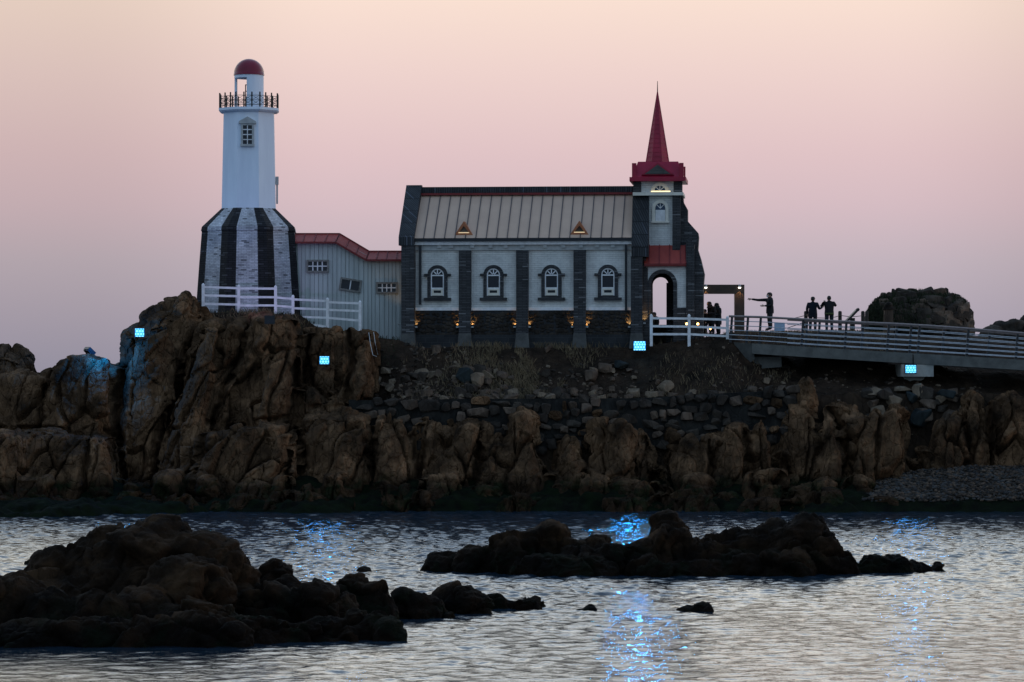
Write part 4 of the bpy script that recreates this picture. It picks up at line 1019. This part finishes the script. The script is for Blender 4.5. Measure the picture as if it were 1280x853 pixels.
# ------------------------------------------------------------------ floodlights
def floodlight(px, py, Y, wpx, hpx, label, tilt=-6, yaw=0, lit=True, foot=.5, beam=260, group='blue floodlights'):
    q = P(px, py, Y); fl = empty('floodlight', (q.x, Y, q.z-foot), R(yaw), label, 'floodlight', group)
    s_ = mpp(Y); W, H = wpx*s_/2, hpx*s_/2; c_, sn = math.cos(R(tilt)), math.sin(R(tilt))
    hd = MB(); hd.box(-W-.035, W+.035, 0, .14, -H-.035, H+.035)
    for i in range(7): hd.box(-W+2*W*i/6-.012, -W+2*W*i/6+.012, .14, .20, -H, H)
    h_ = hd.build('housing', M['lamp_black'], fl, loc=(0, 0, foot)); h_.rotation_euler = (R(tilt), 0, 0)
    lp = MB(); lp.box(-W, W, -.004, -.001, -H, H); lp.build('lens', M['led_lens' if lit else 'glass'], h_)
    if lit:
        for nm, typ, en, rad in (('floodlight_beam', 'SPOT', beam, .18), ('floodlight_spill', 'POINT', 5, .10)):
            pl = bpy.data.lights.new(nm, typ); pl.energy = en; pl.color = (.03,.36,1.0) if typ == 'SPOT' else (.03,.42,1.0); pl.shadow_soft_size = rad
            po = bpy.data.objects.new(nm, pl); COL.objects.link(po); po.parent = h_; po.location = (0, -.24, 0)
            if typ == 'SPOT': pl.spot_size = R(78); pl.spot_blend = .6; po.rotation_euler = (R(-90), 0, 0)
    return fl
floodlight(799.5, 432.5, 147.9, 14.5, 11, 'blue floodlight at the foot of the church, left of the white porch fence', -4, beam=520)
floodlight(1138.5, 461.5, 146.2, 13, 9.5, 'blue floodlight fixed under the bridge deck on the pier', -4, foot=.32, beam=75)
floodlight(405.5, 450.5, 144.4, 11.5, 9.5, 'blue floodlight on a rock ledge below the white fence', -8, foot=.45, beam=95)
floodlight(174.5, 416, 144.0, 11, 10, 'blue floodlight high on the rock slab left of the lighthouse', -6, 10, foot=.45)
fl = floodlight(113.5, 437.5, 146.0, 15, 9, 'blue floodlight seen from behind on the left boulder, lighting the rock blue', 0, 0, foot=.30)
fl.rotation_euler = (0, 0, R(118)); fl.children[0].rotation_euler = (R(-48), 0, 0)
for c_ in fl.children_recursive:
    if c_.type == 'LIGHT':
        w_ = Matrix.Rotation(R(-118), 3, 'Z') @ (P(130, 439, 143.7) + Vector((0, 0, .12)) - fl.location)
        c_.parent = fl; c_.location = w_; c_.data.energy = 330 if c_.data.type == 'POINT' else 4; c_.data.color = (.0,.24,1.0)
fl2 = floodlight(337, 400, 144.1, 11, 9, 'unlit looking small floodlight with pinkish plinth just below the white fence', 0, 0, lit=False, foot=.35)
q = P(320, 392, 148.6); ld = bpy.data.lights.new('fence_light', 'SPOT'); ld.energy = 230; ld.color = (.58,.40,1.0); ld.spot_size = R(62); ld.spot_blend = .9; ld.shadow_soft_size = .1
lo_ = bpy.data.objects.new('fence_light', ld); COL.objects.link(lo_); lo_.parent = fl2
lo_.location = (-.15, -.35, .85); lo_.rotation_euler = (R(101), 0, R(6))
# ------------------------------------------------------------------ little warm garden lamps by the porch
def garden_lamp(px, py, Y, label, r=.06, e=8):
    q = P(px, py, Y); zg = min(gz(q.x, Y), q.z-.25); g = empty('garden_lamp', (q.x, Y, zg), 0, label, 'lamp', 'small warm lamps by the porch')
    m = MB(); m.tube([(0,0,-.1), (0,0,q.z-zg-.05)], .022, 6); m.lathe([(.05, q.z-zg-.10), (.06, q.z-zg-.05)], 10); m.build('stake', M['dark_iron'], g)
    m = MB(); m.ball((0,0,q.z-zg), r, 2); m.build('globe', M['warm_bulb'], g)
garden_lamp(858.3, 405, 148.75, 'warm garden lamp against the middle post of the porch fence')
garden_lamp(872.3, 405.2, 148.75, 'warm garden lamp standing alone behind the porch fence')
garden_lamp(888, 411.5, 149.5, 'small warm garden lamp at the feet of the huddled group', .04)

# ------------------------------------------------------------------ stone mound and its neighbours
MY = 162.0
mo = P(1150, 416, MY); MO = empty('stone_mound', tuple(mo), 0, 'flat-topped mound of dry stone overgrown with scrub, behind the bridge', 'stone mound')
sM = mpp(MY); RX, RZ = 66*sM, 47.5*sM
def mound_r(t): return RX*(1-.06*t)*(1-max(0, t)**3.6)**.40
m = MB(); prof = [(max(mound_r(i/14)-.12, .05), RZ*i/14-.05 if i else -.8) for i in range(15)]
m.lathe(prof, 40); m.build('core', M['mortar'], MO)
random.seed(21); m = MB(); t = .02
while t < .96:
    a = random.uniform(0, .3)
    while a < 2*PI:
        w_ = random.uniform(.24, .62); r_ = mound_r(t)-.02; x_, y_ = r_*math.cos(a), r_*math.sin(a)
        hz = random.uniform(.14, .36); k0 = len(m.v); wall_stone(m, (0,0,0), w_*1.1, .17, hz*1.15, random.choice((0,0,1)), random.uniform(-.3,.3))
        rot = Matrix.Rotation(a+PI/2, 3, 'Z')
        for k in range(k0, len(m.v)): c = rot @ Vector(m.v[k]); m.v[k] = (c.x+x_*.985, c.y+y_*.985, c.z+RZ*t+.1)
        a += w_*1.75/max(r_, .3)
    t += .115
m.build('stones', [M['stone_dark'], M['stone']], MO, fix=False)
def tufts(mb_, n, fn, hmin, hmax, w=.03, mi=0, spread=.5):
    for _ in range(n):
        x_, y_, z_ = fn(); h_ = random.uniform(hmin, hmax); a = random.uniform(0, 2*PI); b_ = random.uniform(0, spread)
        dx, dy = math.cos(a)*w, math.sin(a)*w; lx_, ly_ = math.cos(a+1.3)*h_*b_, math.sin(a+1.3)*h_*b_
        mb_.add([(x_-dx, y_-dy, z_-.03), (x_+dx, y_+dy, z_-.03), (x_+dx*.5+lx_*.5, y_+dy*.5+ly_*.5, z_+h_*.65), (x_+lx_, y_+ly_, z_+h_)], [(0,1,2),(0,2,3)], mi)
m = MB()
def on_mound():
    a = random.uniform(0, 2*PI)
    if random.random() < .5: a = random.gauss(PI+.35, .55); t_ = random.uniform(.0, .97)
    else: t_ = random.uniform(.72, 1.02)
    r_ = (mound_r(min(t_, .99))+.16)*(random.random()**.4 if t_ > .95 else 1); return r_*math.cos(a), r_*math.sin(a), RZ*t_+.10*max(0, t_-.5)*2
tufts(m, 6500, on_mound, .08, .22, .03); g_ = m.build('scrub', M['grass_green'], MO, fix=False); g_['kind'] = 'stuff'
q = P(1110.5, 402, 158.5); zg = gz(q.x, 158.5); sp_ = MB(); s_ = mpp(158.5); hh = P(0,387,158.5).z - zg
sp_.hexa([(-6.2*s_,-.2,-.1),(6.2*s_,-.2,-.1),(6.2*s_,.2,-.1),(-6.2*s_,.2,-.1)], [(-5.2*s_,-.18,hh),(5.2*s_,-.18,hh),(5.2*s_,.18,hh),(-5.2*s_,.18,hh)])
PL = sp_.build('stone_pillar', M['stone'], loc=(q.x, 158.5, zg)); tag(PL, 'short pale stone pillar with a rounded cap in front of the stone mound', 'pillar')
m = MB(); m.box(-6.8*s_, 6.8*s_, -.25, .25, hh+.002, hh+.11); m.ball((0,0,hh+.2), (5.3*s_,.2,.17), 3, 0, .03); m.build('cap', M['stone_dark'], PL)
mb = MB()
for (px, yt, w, Y) in ((1252,402,26,170),(1272,398,34,170),(1292,391,40,171),(1240,409,30,169),(1330,396,60,171)):
    rock_lump(mb, P(px,yt,Y), P(px,440,Y), w*.8*mpp(Y), w*1.2*mpp(Y), 1.6, .35)
o = finish_rock('boulder_heap', mb, M['stone_dark'], .08, islet_disp); tag(o, 'dark rounded boulder heap on the skyline right of the stone mound', 'boulders')

# ------------------------------------------------------------------ stone retaining wall along the cliff top
random.seed(5)
WY_ = 144.6; wo = P(720, 520, WY_); W = empty('retaining_wall', tuple(wo), 0, 'rough stone retaining wall running along the cliff below the church', 'stone wall')
m = MB()
def wtop(px): return np.interp(px, [440, 500, 560, 800, 900, 985], [500, 502, 499, 498, 492, 488])
ps = list(range(436, 992, 12))
for a, b_ in zip(ps, ps[1:]):
    q0, q1, q2, q3 = (P(a, 560, WY_-.35)-wo, P(b_, 560, WY_-.35)-wo, P(b_, wtop(b_), WY_)-wo, P(a, wtop(a), WY_)-wo); dw = Vector((0,1.0,0))
    m.hexa([q0, q1, q1+dw, q0+dw], [q3, q2, q2+dw, q3+dw])
m.build('mortar_core', M['mortar'], W)
m = MB(); row = 0; yy = 7.0
while yy < 62:
    px = 438 + random.uniform(0, 10); rh = random.uniform(8, 15)
    while px < 990:
        w_ = random.triangular(8, 30, 13); py = wtop(px)+yy+random.uniform(-5, 5)+4*math.sin(px*.05)
        if random.random() > .10:
            Yc = WY_ - .05 - .35*(yy/62); q = P(px+w_/2, py, Yc)-wo
            wall_stone(m, q, w_*.53*mpp(WY_), random.uniform(.14,.24), rh*.55*random.uniform(.7,1.2)*mpp(WY_), random.choices((0,1,2,3), (10,4,0,2))[0], random.uniform(-.3,.3))
        px += w_
    yy += rh
st = m.build('stones', [M['stone_dark'], M['stone'], M['stone_blue'], M['cliff']], W, fix=False)

# ------------------------------------------------------------------ loose stones on the slopes
def loose(px, py, w, h, label, mat, group=None, name='loose_stone', up=.3):
    p = on_slope(px, py+h*.3); s_ = mpp(p.y); m = MB(); wall_stone(m, (0,0,0), w/2*s_, w*.42*s_, h/2*s_, 0, random.uniform(-.3,.3), 3)
    o_ = m.build(name, M[mat], fix=False, loc=(p.x, p.y-.05, p.z+h*s_*up)); o_.rotation_euler = (0, 0, random.uniform(-.5,.5)); tag(o_, label, 'stone', group); return o_
loose(832, 485, 22, 19, 'single big pale angular stone on the bank below the porch fence', 'stone_pale')
loose(822, 0+478, 9, 8, 'small brown stone propped on the left of the big pale angular stone', 'stone')
loose(581, 470, 26, 24, 'dark blue-grey boulder on the slope below the church, the bluest stone there', 'stone_blue')
loose(527, 468, 20, 15, 'pale rounded stone lying below the left church pier', 'stone_pale')
loose(545, 437, 14, 13, 'brownish stone tucked under the foundation of the church', 'stone')
loose(596, 474, 19, 20, 'tan wedge-shaped stone just right of the dark blue-grey boulder', 'stone_pale')
loose(612, 467, 20, 15, 'flat light brown stone second to the right of the dark blue-grey boulder', 'stone_pale')
loose(466, 484, 13, 12, 'pale cube-like stone at the left end of the rubble slope', 'stone_pale')
loose(487, 485, 13, 12, 'pale rounded stone beside the cube-like stone at the rubble slope', 'stone_pale')
loose(777, 457, 22, 12, 'grey-blue flat stone on the bank below the blue floodlight by the church', 'stone_blue')
loose(756, 460, 20, 14, 'brown boulder on the bank left of the grey-blue flat stone', 'stone')
loose(686, 437, 14, 10, 'stone lodged against the church foundation between two brick piers', 'stone')
loose(1148, 489, 17, 20, 'pale pointed stone leaning on the foot of the bridge pier', 'stone_pale')
loose(1130, 487, 26, 9, 'long pale flat stone left of the bridge pier', 'stone_pale')
loose(1152, 517, 34, 28, 'large blue-green boulder in the stone pile below the bridge pier', 'stone_blue', up=.15)
loose(1183, 492, 26, 14, 'slanting blue-grey slab right of the bridge pier', 'stone_blue')
loose(1105, 492, 26, 20, 'dark bulky stone at the left of the pile under the bridge', 'stone_dark')
loose(1160, 505, 24, 13, 'rounded light stone wedged above the large blue-green boulder', 'stone')
loose(1138, 497, 18, 15, 'grey-blue stone in the pile just under the bridge pier', 'stone_blue')
loose(958, 476, 11, 9, 'small white stone on the dark bank under the bridge', 'stone_pale')
loose(741, 492, 11, 10, 'whitest pebble-sized stone on top of the retaining wall', 'stone_pale')
random.seed(17); m = MB()
for i in range(1100):
    z_ = random.random()
    if z_ < .5: px, py = random.uniform(452, 830), random.triangular(452, 498, 496)
    elif z_ < .75: px, py = random.gauss(540, 50), random.uniform(440, 496)
    else: px, py = random.uniform(860, 1230), random.uniform(440, 500)
    Y = 149.4 - 5.0*np.clip((py-440)/58, 0, 1) + random.uniform(-.3,.3); x_ = (px-640)*mpp(Y); r_ = random.choice((.03,.04,.05,.07,.10)); wall_stone(m, (x_, Y, gz(x_, Y)+r_*.2), r_*random.uniform(.9,1.5), r_, r_*.75, random.choices((0,1,2), (5,4,2))[0], random.uniform(-.4,.4))
tag(m.build('rubble', [M['stone'], M['stone_dark'], M['stone_pale']], fix=False), kind='stuff')
random.seed(9)
for i in range(84):
    px = random.choice((random.uniform(455, 640), random.uniform(600, 800))); py = random.uniform(462, 496); w = random.triangular(4, 24, 7)
    loose(px, py, w, w*random.uniform(.6,.95), 'small loose stone among the rubble on the slope between church and retaining wall', random.choice(('stone','stone','stone_dark','stone_pale')), 'small loose stones on the church slope')
for i in range(28):
    px = random.uniform(1085, 1215); py = random.uniform(488, 522); w = random.uniform(11, 26)
    loose(px, py, w, w*random.uniform(.5,.85), 'rough stone in the tumbled pile around the bridge pier', random.choice(('stone','stone_dark','stone_dark','stone_pale')), 'stones piled round the bridge pier', up=.2)
for i in range(40):
    px = random.uniform(545, 985); py = wtop(px)-random.uniform(0, 5); w = random.uniform(6, 17)
    q = P(px, py, WY_+.25); m = MB(); s_ = mpp(WY_); wall_stone(m, (0,0,0), w/2*s_, w*.4*s_, w*.33*s_, 0, random.uniform(-.2,.2), 2)
    o_ = m.build('coping_stone', M[random.choice(('stone','stone','stone_dark','stone_pale'))], fix=False, loc=(q.x, q.y+.1, q.z)); tag(o_, 'loose stone sitting along the top edge of the retaining wall', 'stone', 'stones along the top of the retaining wall')
# ------------------------------------------------------------------ dry grass and litter on the bank
random.seed(13); m = MB()
def bank():
    while True:
        px = random.choice((random.gauss(655, 40), random.gauss(655, 40), random.uniform(500, 1000), random.uniform(250, 480)))
        Y = random.uniform(144.9, 149.6); x_ = (px-640)*mpp(Y)
        if px < 480: Y = random.uniform(147.6, 149.8); x_ = (px-640)*mpp(Y)
        if fbm(np.array([[x_*.6, Y*.6, 0]]), 3, 401)[0] > -.05: return x_, Y, gz(x_, Y)
tufts(m, 5200, bank, .10, .34, .016, 0, .9)
def bank2(): px = random.uniform(255, 500); Y = random.uniform(147.8, 150); x_ = (px-640)*mpp(Y); return x_, Y, gz(x_, Y)
tufts(m, 900, bank2, .08, .22, .02, 1, .8)
def mound_grass(): px = random.uniform(905, 1110); Y = random.uniform(150.5, 160); x_ = (px-640)*mpp(Y); return x_, Y, gz(x_, Y)
tufts(m, 4200, mound_grass, .05, .16, .016, 0, .9)
g_ = m.build('dry_grass', [M['grass_dry'], M['grass_green']], fix=False); tag(g_, kind='stuff')
m = MB(); q = [P(461,416,146.2), P(463,430,145.0), P(466,444,144.8), P(471,446,144.8)]; m.tube(q, .013, 6); m.tube([p+Vector((.22,0,.02)) for p in q[:3]], .013, 6)
tag(m.build('cable', M['grey_trim']), 'thin pale cable hanging down the rock face right of the ledge floodlight', 'cable')

# ------------------------------------------------------------------ people
def skin_mesh(joints, edges, root):
    names = list(joints); ix = {n: i for i, n in enumerate(names)}
    me = bpy.data.meshes.new('tmp'); me.from_pydata([joints[n][0] for n in names], [(ix[a], ix[b]) for a, b in edges], [])
    o = bpy.data.objects.new('tmp', me); COL.objects.link(o)
    md = o.modifiers.new('s', 'SKIN'); md.use_smooth_shade = True
    for n in names:
        r_ = joints[n][1]; r_ = r_ if isinstance(r_, tuple) else (r_, r_)
        sv = me.skin_vertices[0].data[ix[n]]; sv.radius = r_; sv.use_root = (n == root)
    sb = o.modifiers.new('b', 'SUBSURF'); sb.levels = 2
    dg = bpy.context.evaluated_depsgraph_get(); dg.update(); nm = bpy.data.meshes.new_from_object(o.evaluated_get(dg))
    vs = [tuple(v.co) for v in nm.vertices]; fs_ = [tuple(p.vertices) for p in nm.polygons]
    bpy.data.objects.remove(o); bpy.data.meshes.remove(me); bpy.data.meshes.remove(nm); return vs, fs_

def person(px, py, Y, height, face, label, jacket, trousers, pose=None, hood=False, mask=False, coat=.86, camera=False, group=None, cap=False):
    """feet at photo point (px, py); face: heading in degrees, 0 looks at the camera, 90 to the left of the photo"""
    q = P(px, py, Y); sc = height/1.72
    J = {'pelvis': ((0,0,.95), (.165,.12)), 'waist': ((0,-.005,1.10), (.165,.12)), 'chest': ((0,0,1.30), (.185,.125)), 'neckb': ((0,.0,1.44), (.10,.085)), 'neck': ((0,-.01,1.52), .058)}
    for s_, n in ((-1,'r'), (1,'l')):
        J['hip'+n] = ((s_*.10,0,.88), (.105,.11)); J['knee'+n] = ((s_*.105,-.01,.49), (.075,.075)); J['ank'+n] = ((s_*.11,.02,.10), (.058,.058)); J['toe'+n] = ((s_*.125,-.15,.045), (.048,.04))
        J['sh'+n] = ((s_*.195,0,1.39), (.085,.085)); J['elb'+n] = ((s_*.25,.02,1.12), (.062,.062)); J['wri'+n] = ((s_*.25,-.07,.88), (.045,.045))
    hand_dir = {'r': Vector((0,-.2,-1)), 'l': Vector((0,-.2,-1))}; head = Vector((0,-.025,1.605))
    for k, v in (pose or {}).items():
        if k == 'head': head = Vector(v)
        elif k == 'point': pass
        elif k.startswith('hand'): hand_dir[k[-1]] = Vector(v).normalized()
        else: J[k] = (v, J[k][1])
    E = [('pelvis','waist'),('waist','chest'),('chest','neckb'),('neckb','neck')]
    for n in 'rl': E += [('pelvis','hip'+n),('hip'+n,'knee'+n),('knee'+n,'ank'+n),('ank'+n,'toe'+n),('chest','sh'+n),('sh'+n,'elb'+n),('elb'+n,'wri'+n)]
    vs, fs_ = skin_mesh(J, E, 'pelvis')
    m = MB(); m.add(vs, fs_, 0, True)
    for i, f in enumerate(fs_):
        c = np.mean([vs[k] for k in f], axis=0)
        lateral = abs(c[0]) > .17
        if c[2] < .13: m.m[i] = 2
        elif c[2] < coat and not (lateral and c[2] > .80): m.m[i] = 1
    # coat skirt
    zk = coat; cw = J['pelvis'][0]
    m.lathe([(.195, zk-.02), (.20, zk+.10), (.18, 1.12)], 18, (cw[0], cw[1]), 0, 0, True, False)
    for k in range(len(m.v)-54, len(m.v)): m.v[k] = (m.v[k][0], cw[1]+(m.v[k][1]-cw[1])*.70, m.v[k][2])
    # head with face
    hv, hf = cube_sphere(5, .08); k0 = len(m.v); hs = []
    for v in hv:
        x_, y_, z_ = v
        w_ = .074*(1-.16*max(0,-z_)); d_ = .094; hh_ = .118
        p_ = Vector((x_*w_, y_*d_, z_*hh_))
        if y_ < -.8 and abs(x_) < .22 and -.25 < z_ < .15: p_.y -= .018     # nose
        if y_ < -.7 and .05 < z_ < .3 and .2 < abs(x_) < .6: p_.y += .007    # eye sockets
        if y_ < -.5 and z_ < -.75: p_.y -= .010                              # chin
        hs.append(p_ + head)
    m.add(hs, hf, 3, True)
    for s_ in (-1, 1):
        m.ball(head+Vector((s_*.076,.008,-.005)), (.012,.022,.032), 1, 3); m.ball(head+Vector((s_*.030,-.083,.018)), (.011,.008,.007), 1, 2)
    m.ball(head+Vector((0,-.086,-.055)), (.026,.008,.007), 1, 4)
    # hands: palm, four fingers and a thumb
    for n in 'rl':
        w_ = Vector(J['wri'+n][0]); d_ = hand_dir[n].normalized(); side = d_.cross(Vector((0,1,0))); side = (side if side.length > .2 else d_.cross(Vector((1,0,0)))).normalized(); nrm = side.cross(d_)
        m.tube([w_-d_*.02, w_+d_*.03, w_+d_*.07, w_+d_*.095], [.026,.034,.038,.030], 8, 3)
        for j, (off, ln) in enumerate(((-.030,.070),(-.010,.082),(.010,.076),(.029,.060))):
            b_ = w_+d_*.085+side*off; curl = .35
            if (pose or {}).get('point') == n: curl = .05 if j == 0 else 1.2
            t1 = b_+d_*ln*.5*math.cos(curl*.5)-nrm*ln*.5*math.sin(curl*.5); t2 = t1+d_*ln*.5*math.cos(curl*1.3)-nrm*ln*.5*math.sin(curl*1.3)
            m.tube([b_, t1, t2], [.0095,.009,.007], 6, 3)
        b_ = w_+d_*.035-side*.030; m.tube([b_, b_+d_*.03-side*.025, b_+d_*.058-side*.030], [.012,.011,.008], 6, 3)
    o_ = m.build('person', [M[jacket], M[trousers], M['cloth_shoe'], M['skin'], M['mask']], loc=tuple(q))
    o_.rotation_euler = (0, 0, -R(face)); o_.scale = (sc*1.16, sc*1.25, sc); tag(o_, label, 'person', group)
    h_ = MB()
    for v_ in (0,):
        hv2, hf2 = cube_sphere(6, .05); pts_ = []; keep = []
        for v in hv2:
            s2 = 1.0 + .03*math.sin(v[0]*23+v[1]*17+v[2]*11)
            pts_.append(head + Vector((v[0]*.086*s2, v[1]*.104*s2+.010, v[2]*.128*s2+.010)))
        for f in hf2:
            c = np.mean([hv2[k] for k in f], axis=0)
            if hood:
                if not (c[1] < -.62 and abs(c[0]) < .6 and c[2] < .5): keep.append(f)
            elif c[2] > (.38 if c[1] < -.3 else (-.05 if abs(c[0]) > .5 else -.45)) or (c[1] > .3 and c[2] > -.55): keep.append(f)
        h_.add(pts_, keep, 0, True)
        if hood: h_.tube([head+Vector((0,.05,-.02)), head+Vector((0,.04,-.14)), head+Vector((0,.03,-.20))], [.09,.115,.13], 10)
        if cap: h_.lathe([(.088, head.z+.03), (.092, head.z+.05), (.085, head.z+.10), (.05, head.z+.135), (.005, head.z+.145)], 14, (head.x, head.y+.008)); h_.box(head.x-.06, head.x+.06, head.y-.17, head.y-.05, head.z+.035, head.z+.05)
    hb = h_.build('hood' if hood else ('cap' if cap else 'hair'), M[jacket] if hood else M['hair'], o_)
    if mask:
        k = MB(); k.ball(head+Vector((0,-.060,-.045)), (.066,.048,.052), 2); k.build('face_mask', M['mask'], o_)
    return o_
person(962.5, 413.5, 152.0, 1.78, 82, 'man in a dark jacket and white face mask pointing to the left', 'cloth_black', 'cloth_char',
    {'elbr': (-.16,-.40,1.385), 'shr': (-.19,-.06,1.40), 'wrir': (-.14,-.66,1.43), 'handr': (0,-1,.10), 'point': 'r', 'elbl': (.25,.0,1.13), 'wril': (.17,-.24,1.12), 'handl': (-.3,-1,0)}, mask=True, coat=.80)
person(1016, 415, 155.0, 1.66, 200, 'person in a dark navy hooded coat standing beside the photographer', 'cloth_navy', 'cloth_char',
    {'elbr': (-.27,-.06,1.13), 'wrir': (-.34,-.28,1.22), 'handr': (-.3,-1,.5)}, coat=.74, cap=True)
person(1036.5, 415, 154.2, 1.70, 172, 'photographer in a dark jacket with raised elbows and a green waist hem', 'cloth_black', 'cloth_jeans',
    {'elbr': (-.31,-.10,1.24), 'wrir': (-.10,-.24,1.49), 'handr': (.4,-.4,.5), 'elbl': (.31,-.16,1.22), 'wril': (.12,-.30,1.45), 'handl': (-.3,-.6,.4)}, coat=.82)
ph = bpy.data.objects['person.002']
m = MB(); m.lathe([(.182, .835), (.196, .85), (.194, .90), (.178, .91)], 18, (0,0), 0, 0, True, False); m.build('hem', M['cloth_green'], ph)
q = P(1032, 378.5, 154.0)
cm = MB(); cm.box(-.075,.075,-.045,.045,-.05,.05); cm.box(-.03,.03,-.03,.03,.05,.075)
cam_o = cm.build('camera_body', M['lamp_black'], loc=tuple(P(1029.5, 379.5, 154.35))); tag(cam_o, 'dark camera held out by the photographer on the bridge approach', 'camera')
m = MB(); m.tube([(-.0,.045,0), (0,.16,0)], [.045,.042], 12); m.build('lens', M['lamp_black'], cam_o)
# the huddled group in the gateway and a person behind the porch
hug = 'people huddled in front of the gateway'
person(889.5, 420, 151.8, 1.62, 60, 'taller huddled person in a dark hooded coat, leaning to the left in the gateway', 'cloth_black', 'cloth_black', {'neck': (-.02,-.07,1.50), 'head': (-.02,-.11,1.575), 'wrir': (-.15,-.30,1.10), 'wril': (.15,-.30,1.10), 'handr': (.3,-1,.2), 'handl': (-.3,-1,.2)}, hood=True, coat=.62, group=hug)
person(897.8, 420, 152.1, 1.55, 75, 'huddled person in a long dark coat at the right of the gateway group', 'cloth_char', 'cloth_black', {'neck': (0,-.05,1.50), 'head': (0,-.08,1.585), 'wrir': (-.15,-.28,1.05), 'wril': (.15,-.28,1.05)}, hood=True, coat=.60, group=hug)
person(881.5, 420, 152.0, 1.24, 70, 'short person of the gateway group, half hidden by the church buttress', 'cloth_black', 'cloth_black', None, hood=False, coat=.70, group=hug)
person(819.5, 431, 156.0, 1.58, 70, 'person seen through the porch arch, only head and shoulders showing', 'cloth_black', 'cloth_black', {'neck': (0,-.05,1.5), 'head': (0,-.08,1.575)}, coat=.7)

# ------------------------------------------------------------------ world, sun, camera
wd = bpy.data.worlds.new('World'); S.world = wd; wd.use_nodes = True; nt = NT(wd.node_tree)
nt.n.clear(); out = nt.new('ShaderNodeOutputWorld')
SUN_EL, SUN_AZ = 4.0, 98.0           # degrees; azimuth from +Y towards +X
sky = nt.new('ShaderNodeTexSky'); sky.sky_type = 'NISHITA'; sky.sun_disc = False; sky.sun_elevation = R(SUN_EL); sky.sun_rotation = R(SUN_AZ); sky.altitude = 5; sky.air_density = 1.2; sky.dust_density = 2.0; sky.ozone_density = 3.0
b1 = nt.new('ShaderNodeBackground'); nt.link(sky.outputs[0], b1.inputs[0]); b1.inputs[1].default_value = .012
tc = nt.new('ShaderNodeTexCoord'); sp = nt.new('ShaderNodeSeparateXYZ'); nt.link(tc.outputs['Generated'], sp.inputs[0])
def lin3(r_, g_, b_): return tuple(((c/255)/12.92 if c/255 <= .04045 else (((c/255)+.055)/1.055)**2.4) for c in (r_, g_, b_))
# afterglow towards the sea (+Y)
el = nt.new('ShaderNodeMapRange'); el.inputs[1].default_value = -.02; el.inputs[2].default_value = .98; nt.link(sp.outputs[2], el.inputs[0])
def zpos(z): return z + .02
fr_ = ramp(nt, el.outputs[0], [(zpos(-.02), lin3(146,146,166)), (zpos(0), lin3(160,156,174)), (zpos(.014), lin3(174,165,180)), (zpos(.034), lin3(192,178,188)), (zpos(.052), lin3(212,187,194)), (zpos(.068), lin3(223,194,197)), (zpos(.092), lin3(237,209,204)), (zpos(.116), lin3(249,223,209)), (zpos(.155), (1.42,1.30,1.08)), (zpos(.22), (1.90,1.90,1.80)), (zpos(.42), (.90,1.14,1.42)), (zpos(.98), (.27,.44,.74))])
bk_ = ramp(nt, el.outputs[0], [(0, lin3(118,137,156)), (.05, lin3(180,206,230)), (.3, lin3(176,204,234)), (1, (.27,.44,.74))])
fw = nt.new('ShaderNodeMapRange'); fw.interpolation_type = 'SMOOTHSTEP'; fw.inputs[1].default_value = -.25; fw.inputs[2].default_value = .75; nt.link(sp.outputs[1], fw.inputs[0])
glow = mixc(nt, fw.outputs[0], bk_, fr_)
# the glow fades a little to either side of its centre
sx = nt.new('ShaderNodeMapRange'); sx.interpolation_type = 'SMOOTHSTEP'; sx.inputs[1].default_value = .08; sx.inputs[2].default_value = .165; sx.inputs[3].default_value = 0; sx.inputs[4].default_value = .75
ax = math_n(nt, 'ABSOLUTE', math_n(nt, 'SUBTRACT', sp.outputs[0], .03)); nt.link(ax, sx.inputs[0])
glow = mixc(nt, sx.outputs[0], glow, mixc(nt, 1.0, glow, lin3(226,226,224), 'MULTIPLY'))
b2 = nt.new('ShaderNodeBackground'); nt.link(glow, b2.inputs[0]); b2.inputs[1].default_value = 1.0
ad = nt.new('ShaderNodeAddShader'); nt.link(b1.outputs[0], ad.inputs[0]); nt.link(b2.outputs[0], ad.inputs[1]); nt.link(ad.outputs[0], out.inputs[0])
sl = bpy.data.lights.new('sun', 'SUN'); sl.energy = .32; sl.angle = R(14); sl.color = (1.0,.72,.62); so = bpy.data.objects.new('sun', sl); COL.objects.link(so)
dv = Vector((math.sin(R(SUN_AZ))*math.cos(R(SUN_EL)), math.cos(R(SUN_AZ))*math.cos(R(SUN_EL)), math.sin(R(SUN_EL))))
so.rotation_euler = dv.to_track_quat('Z', 'Y').to_euler(); so.location = (60, 120, 40)

cd = bpy.data.cameras.new('camera'); cd.sensor_width = 36.0; cd.lens = F/1280*36.0; cd.clip_start = 1.0; cd.clip_end = 20000
co_ = bpy.data.objects.new('camera', cd); COL.objects.link(co_); co_.location = (0, 0, HC); co_.rotation_euler = (PI/2+TH, 0, 0); S.camera = co_
vs_ = S.view_settings; vs_.view_transform = 'Standard'; vs_.look = 'None'; vs_.exposure = 0.0; vs_.gamma = 1.0; vs_.use_curve_mapping = False
S.render.resolution_x = 1024; S.render.resolution_y = 682
S.cycles.use_denoising = True; S.cycles.max_bounces = 8
